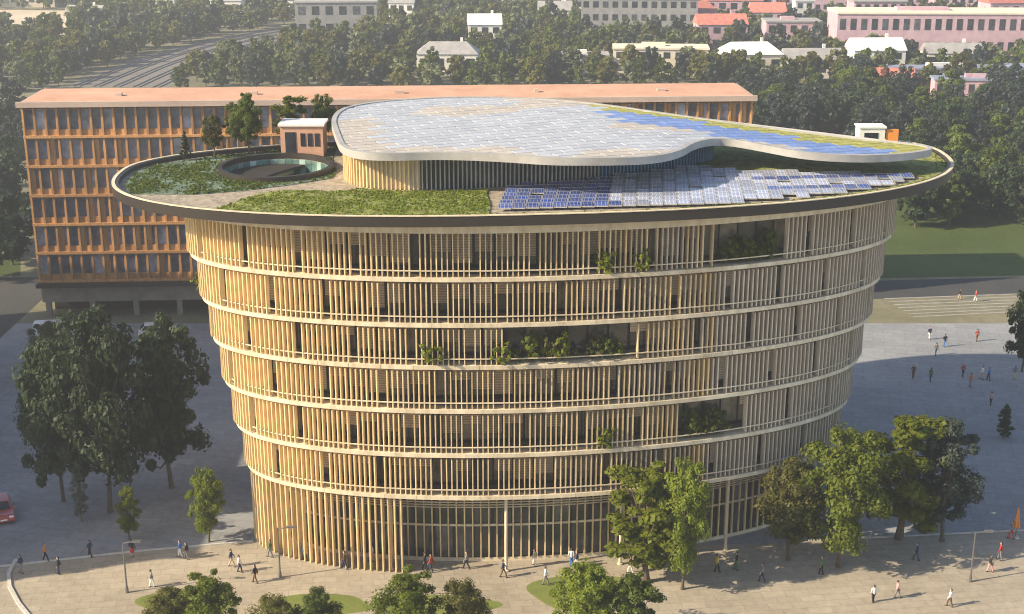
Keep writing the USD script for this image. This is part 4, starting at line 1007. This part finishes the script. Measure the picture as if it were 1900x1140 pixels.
FOLK = [ # px, py feet, top, bottom, heading, stride, where
 (40, 1064, 'navy', 'grey', 80, .2, 'at the curved kerb corner'), (85, 1042, 'orange', 'black', -80, .25, 'on the shaded paving edge'), (110, 1066, 'black', 'navy', 95, .1, 'just inside the sunny pavement'),
 (168, 1034, 'navy', 'black', 70, .25, 'by the kerb below the pale sapling'), (246, 1034, 'black', 'red', 10, .1, 'with a bag under the lime column tree'), (282, 1090, 'grey', 'white', -60, .2, 'above the first grass bed'),
 (335, 1034, 'blue', 'white', 90, .2, 'before the light green tree'), (347, 1038, 'black', 'grey', 85, .2, 'beside the blue jacketed walker'), (430, 1052, 'navy', 'beige', -90, .28, 'at the recessed corner of the oval building'),
 (445, 1062, 'white', 'navy', -85, .2, 'just right of the recessed corner'), (474, 1082, 'black', 'brown', 75, .25, 'crossing the sunny pavement toward the lamp post'), (502, 1034, 'green', 'grey', 90, .25, 'behind the lamp post at the corner'),
 (566, 1040, 'blue', 'black', -90, .2, 'walking under the first columns'), (640, 1056, 'brown', 'navy', 85, .3, 'between the first two columns'), (690, 1042, 'white', 'pink', 85, .25, 'close to the ground storey glazing'),
 (788, 1058, 'black', 'black', -80, .2, 'at the second column'), (800, 1062, 'red', 'navy', 70, .2, 'right beside the second column'), (866, 1056, 'grey', 'black', 90, .3, 'before the glazing above the middle bed'),
 (934, 1072, 'navy', 'brown', -90, .3, 'alone above the middle grass bed'), (992, 1050, 'beige', 'white', 60, .2, 'at the middle column'), (1012, 1086, 'white', 'grey', -85, .25, 'left of the largest grass bed'),
 (1060, 1050, 'white', 'blue', 5, .15, 'in jeans above the largest grass bed'), (1070, 1054, 'navy', 'white', 85, .25, 'next to the person in jeans'), (1112, 1006, 'orange', 'navy', -85, .2, 'close to the facade beside the lime tree'),
 (1170, 1064, 'brown', 'white', 90, .25, 'below the lime half lit tree'), (1330, 1062, 'yellow', 'black', -85, .2, 'right of the olive green tree'), (1366, 1058, 'black', 'green', 80, .15, 'before the last columns'),
 (1414, 1080, 'grey', 'navy', 85, .25, 'alone on the pavement before the corner cluster'), (1524, 1066, 'green', 'black', 90, .15, 'under the broad green tree'), (1620, 1118, 'white', 'black', 20, .1, 'below the corner tree cluster'),
 (1664, 1110, 'pink', 'grey', -85, .2, 'low below the lime tree of the cluster'), (1700, 1040, 'navy', 'navy', 80, .25, 'between lime and bluish trees'), (1762, 1126, 'white', 'brown', 75, .25, 'low on the pavement near the frame edge'),
 (1836, 1062, 'black', 'pink', -80, .25, 'beyond the bluish tree'), (1876, 1000, 'grey', 'red', 85, .25, 'beside the orange parasol'), (1855, 1040, 'red', 'grey', 60, .2, 'below the orange parasol'),
 (1724, 630, 'navy', 'white', 200, .2, 'farthest on the shaded square'), (1752, 644, 'black', 'blue', 20, .2, 'close right of the farthest walker'), (1736, 660, 'grey', 'grey', 10, .2, 'in line behind the farthest walker'), (1812, 634, 'red', 'brown', 10, .2, 'right of the far walkers'),
 (1694, 702, 'brown', 'brown', 170, .2, 'nearest to the facade on the shaded square'), (1726, 708, 'green', 'navy', 10, .2, 'in the middle of the square group'), (1786, 700, 'red', 'black', 190, .2, 'in red among the square group'), (1822, 704, 'white', 'beige', 60, .2, 'first of the pair on the square'), (1834, 706, 'blue', 'navy', 60, .2, 'second of the pair on the square'),
 (1800, 718, 'orange', 'grey', 20, .2, 'just below the pair on the square'), (1882, 704, 'grey', 'beige', 15, .2, 'at the frame edge on the square'), (1838, 752, 'beige', 'black', 5, .2, 'nearest on the shaded square'), (1810, 560, 'red', 'white', 90, .2, 'on the stepped crossing'), (1780, 556, 'black', 'beige', -90, .2, 'on the crossing left of the red jacketed one'),
]
for i, (px, py, a, b, hd, st, where) in enumerate(FOLK):
    person(px, py, CM[a], CM[b], f'person in {a} jacket and {b} {"skirt" if i == 4 else "trousers"} {where}', st, hd, CM['brown'] if i in (2, 4, 10, 16, 21, 27, 30, 33) else None, skirt=(i == 4))
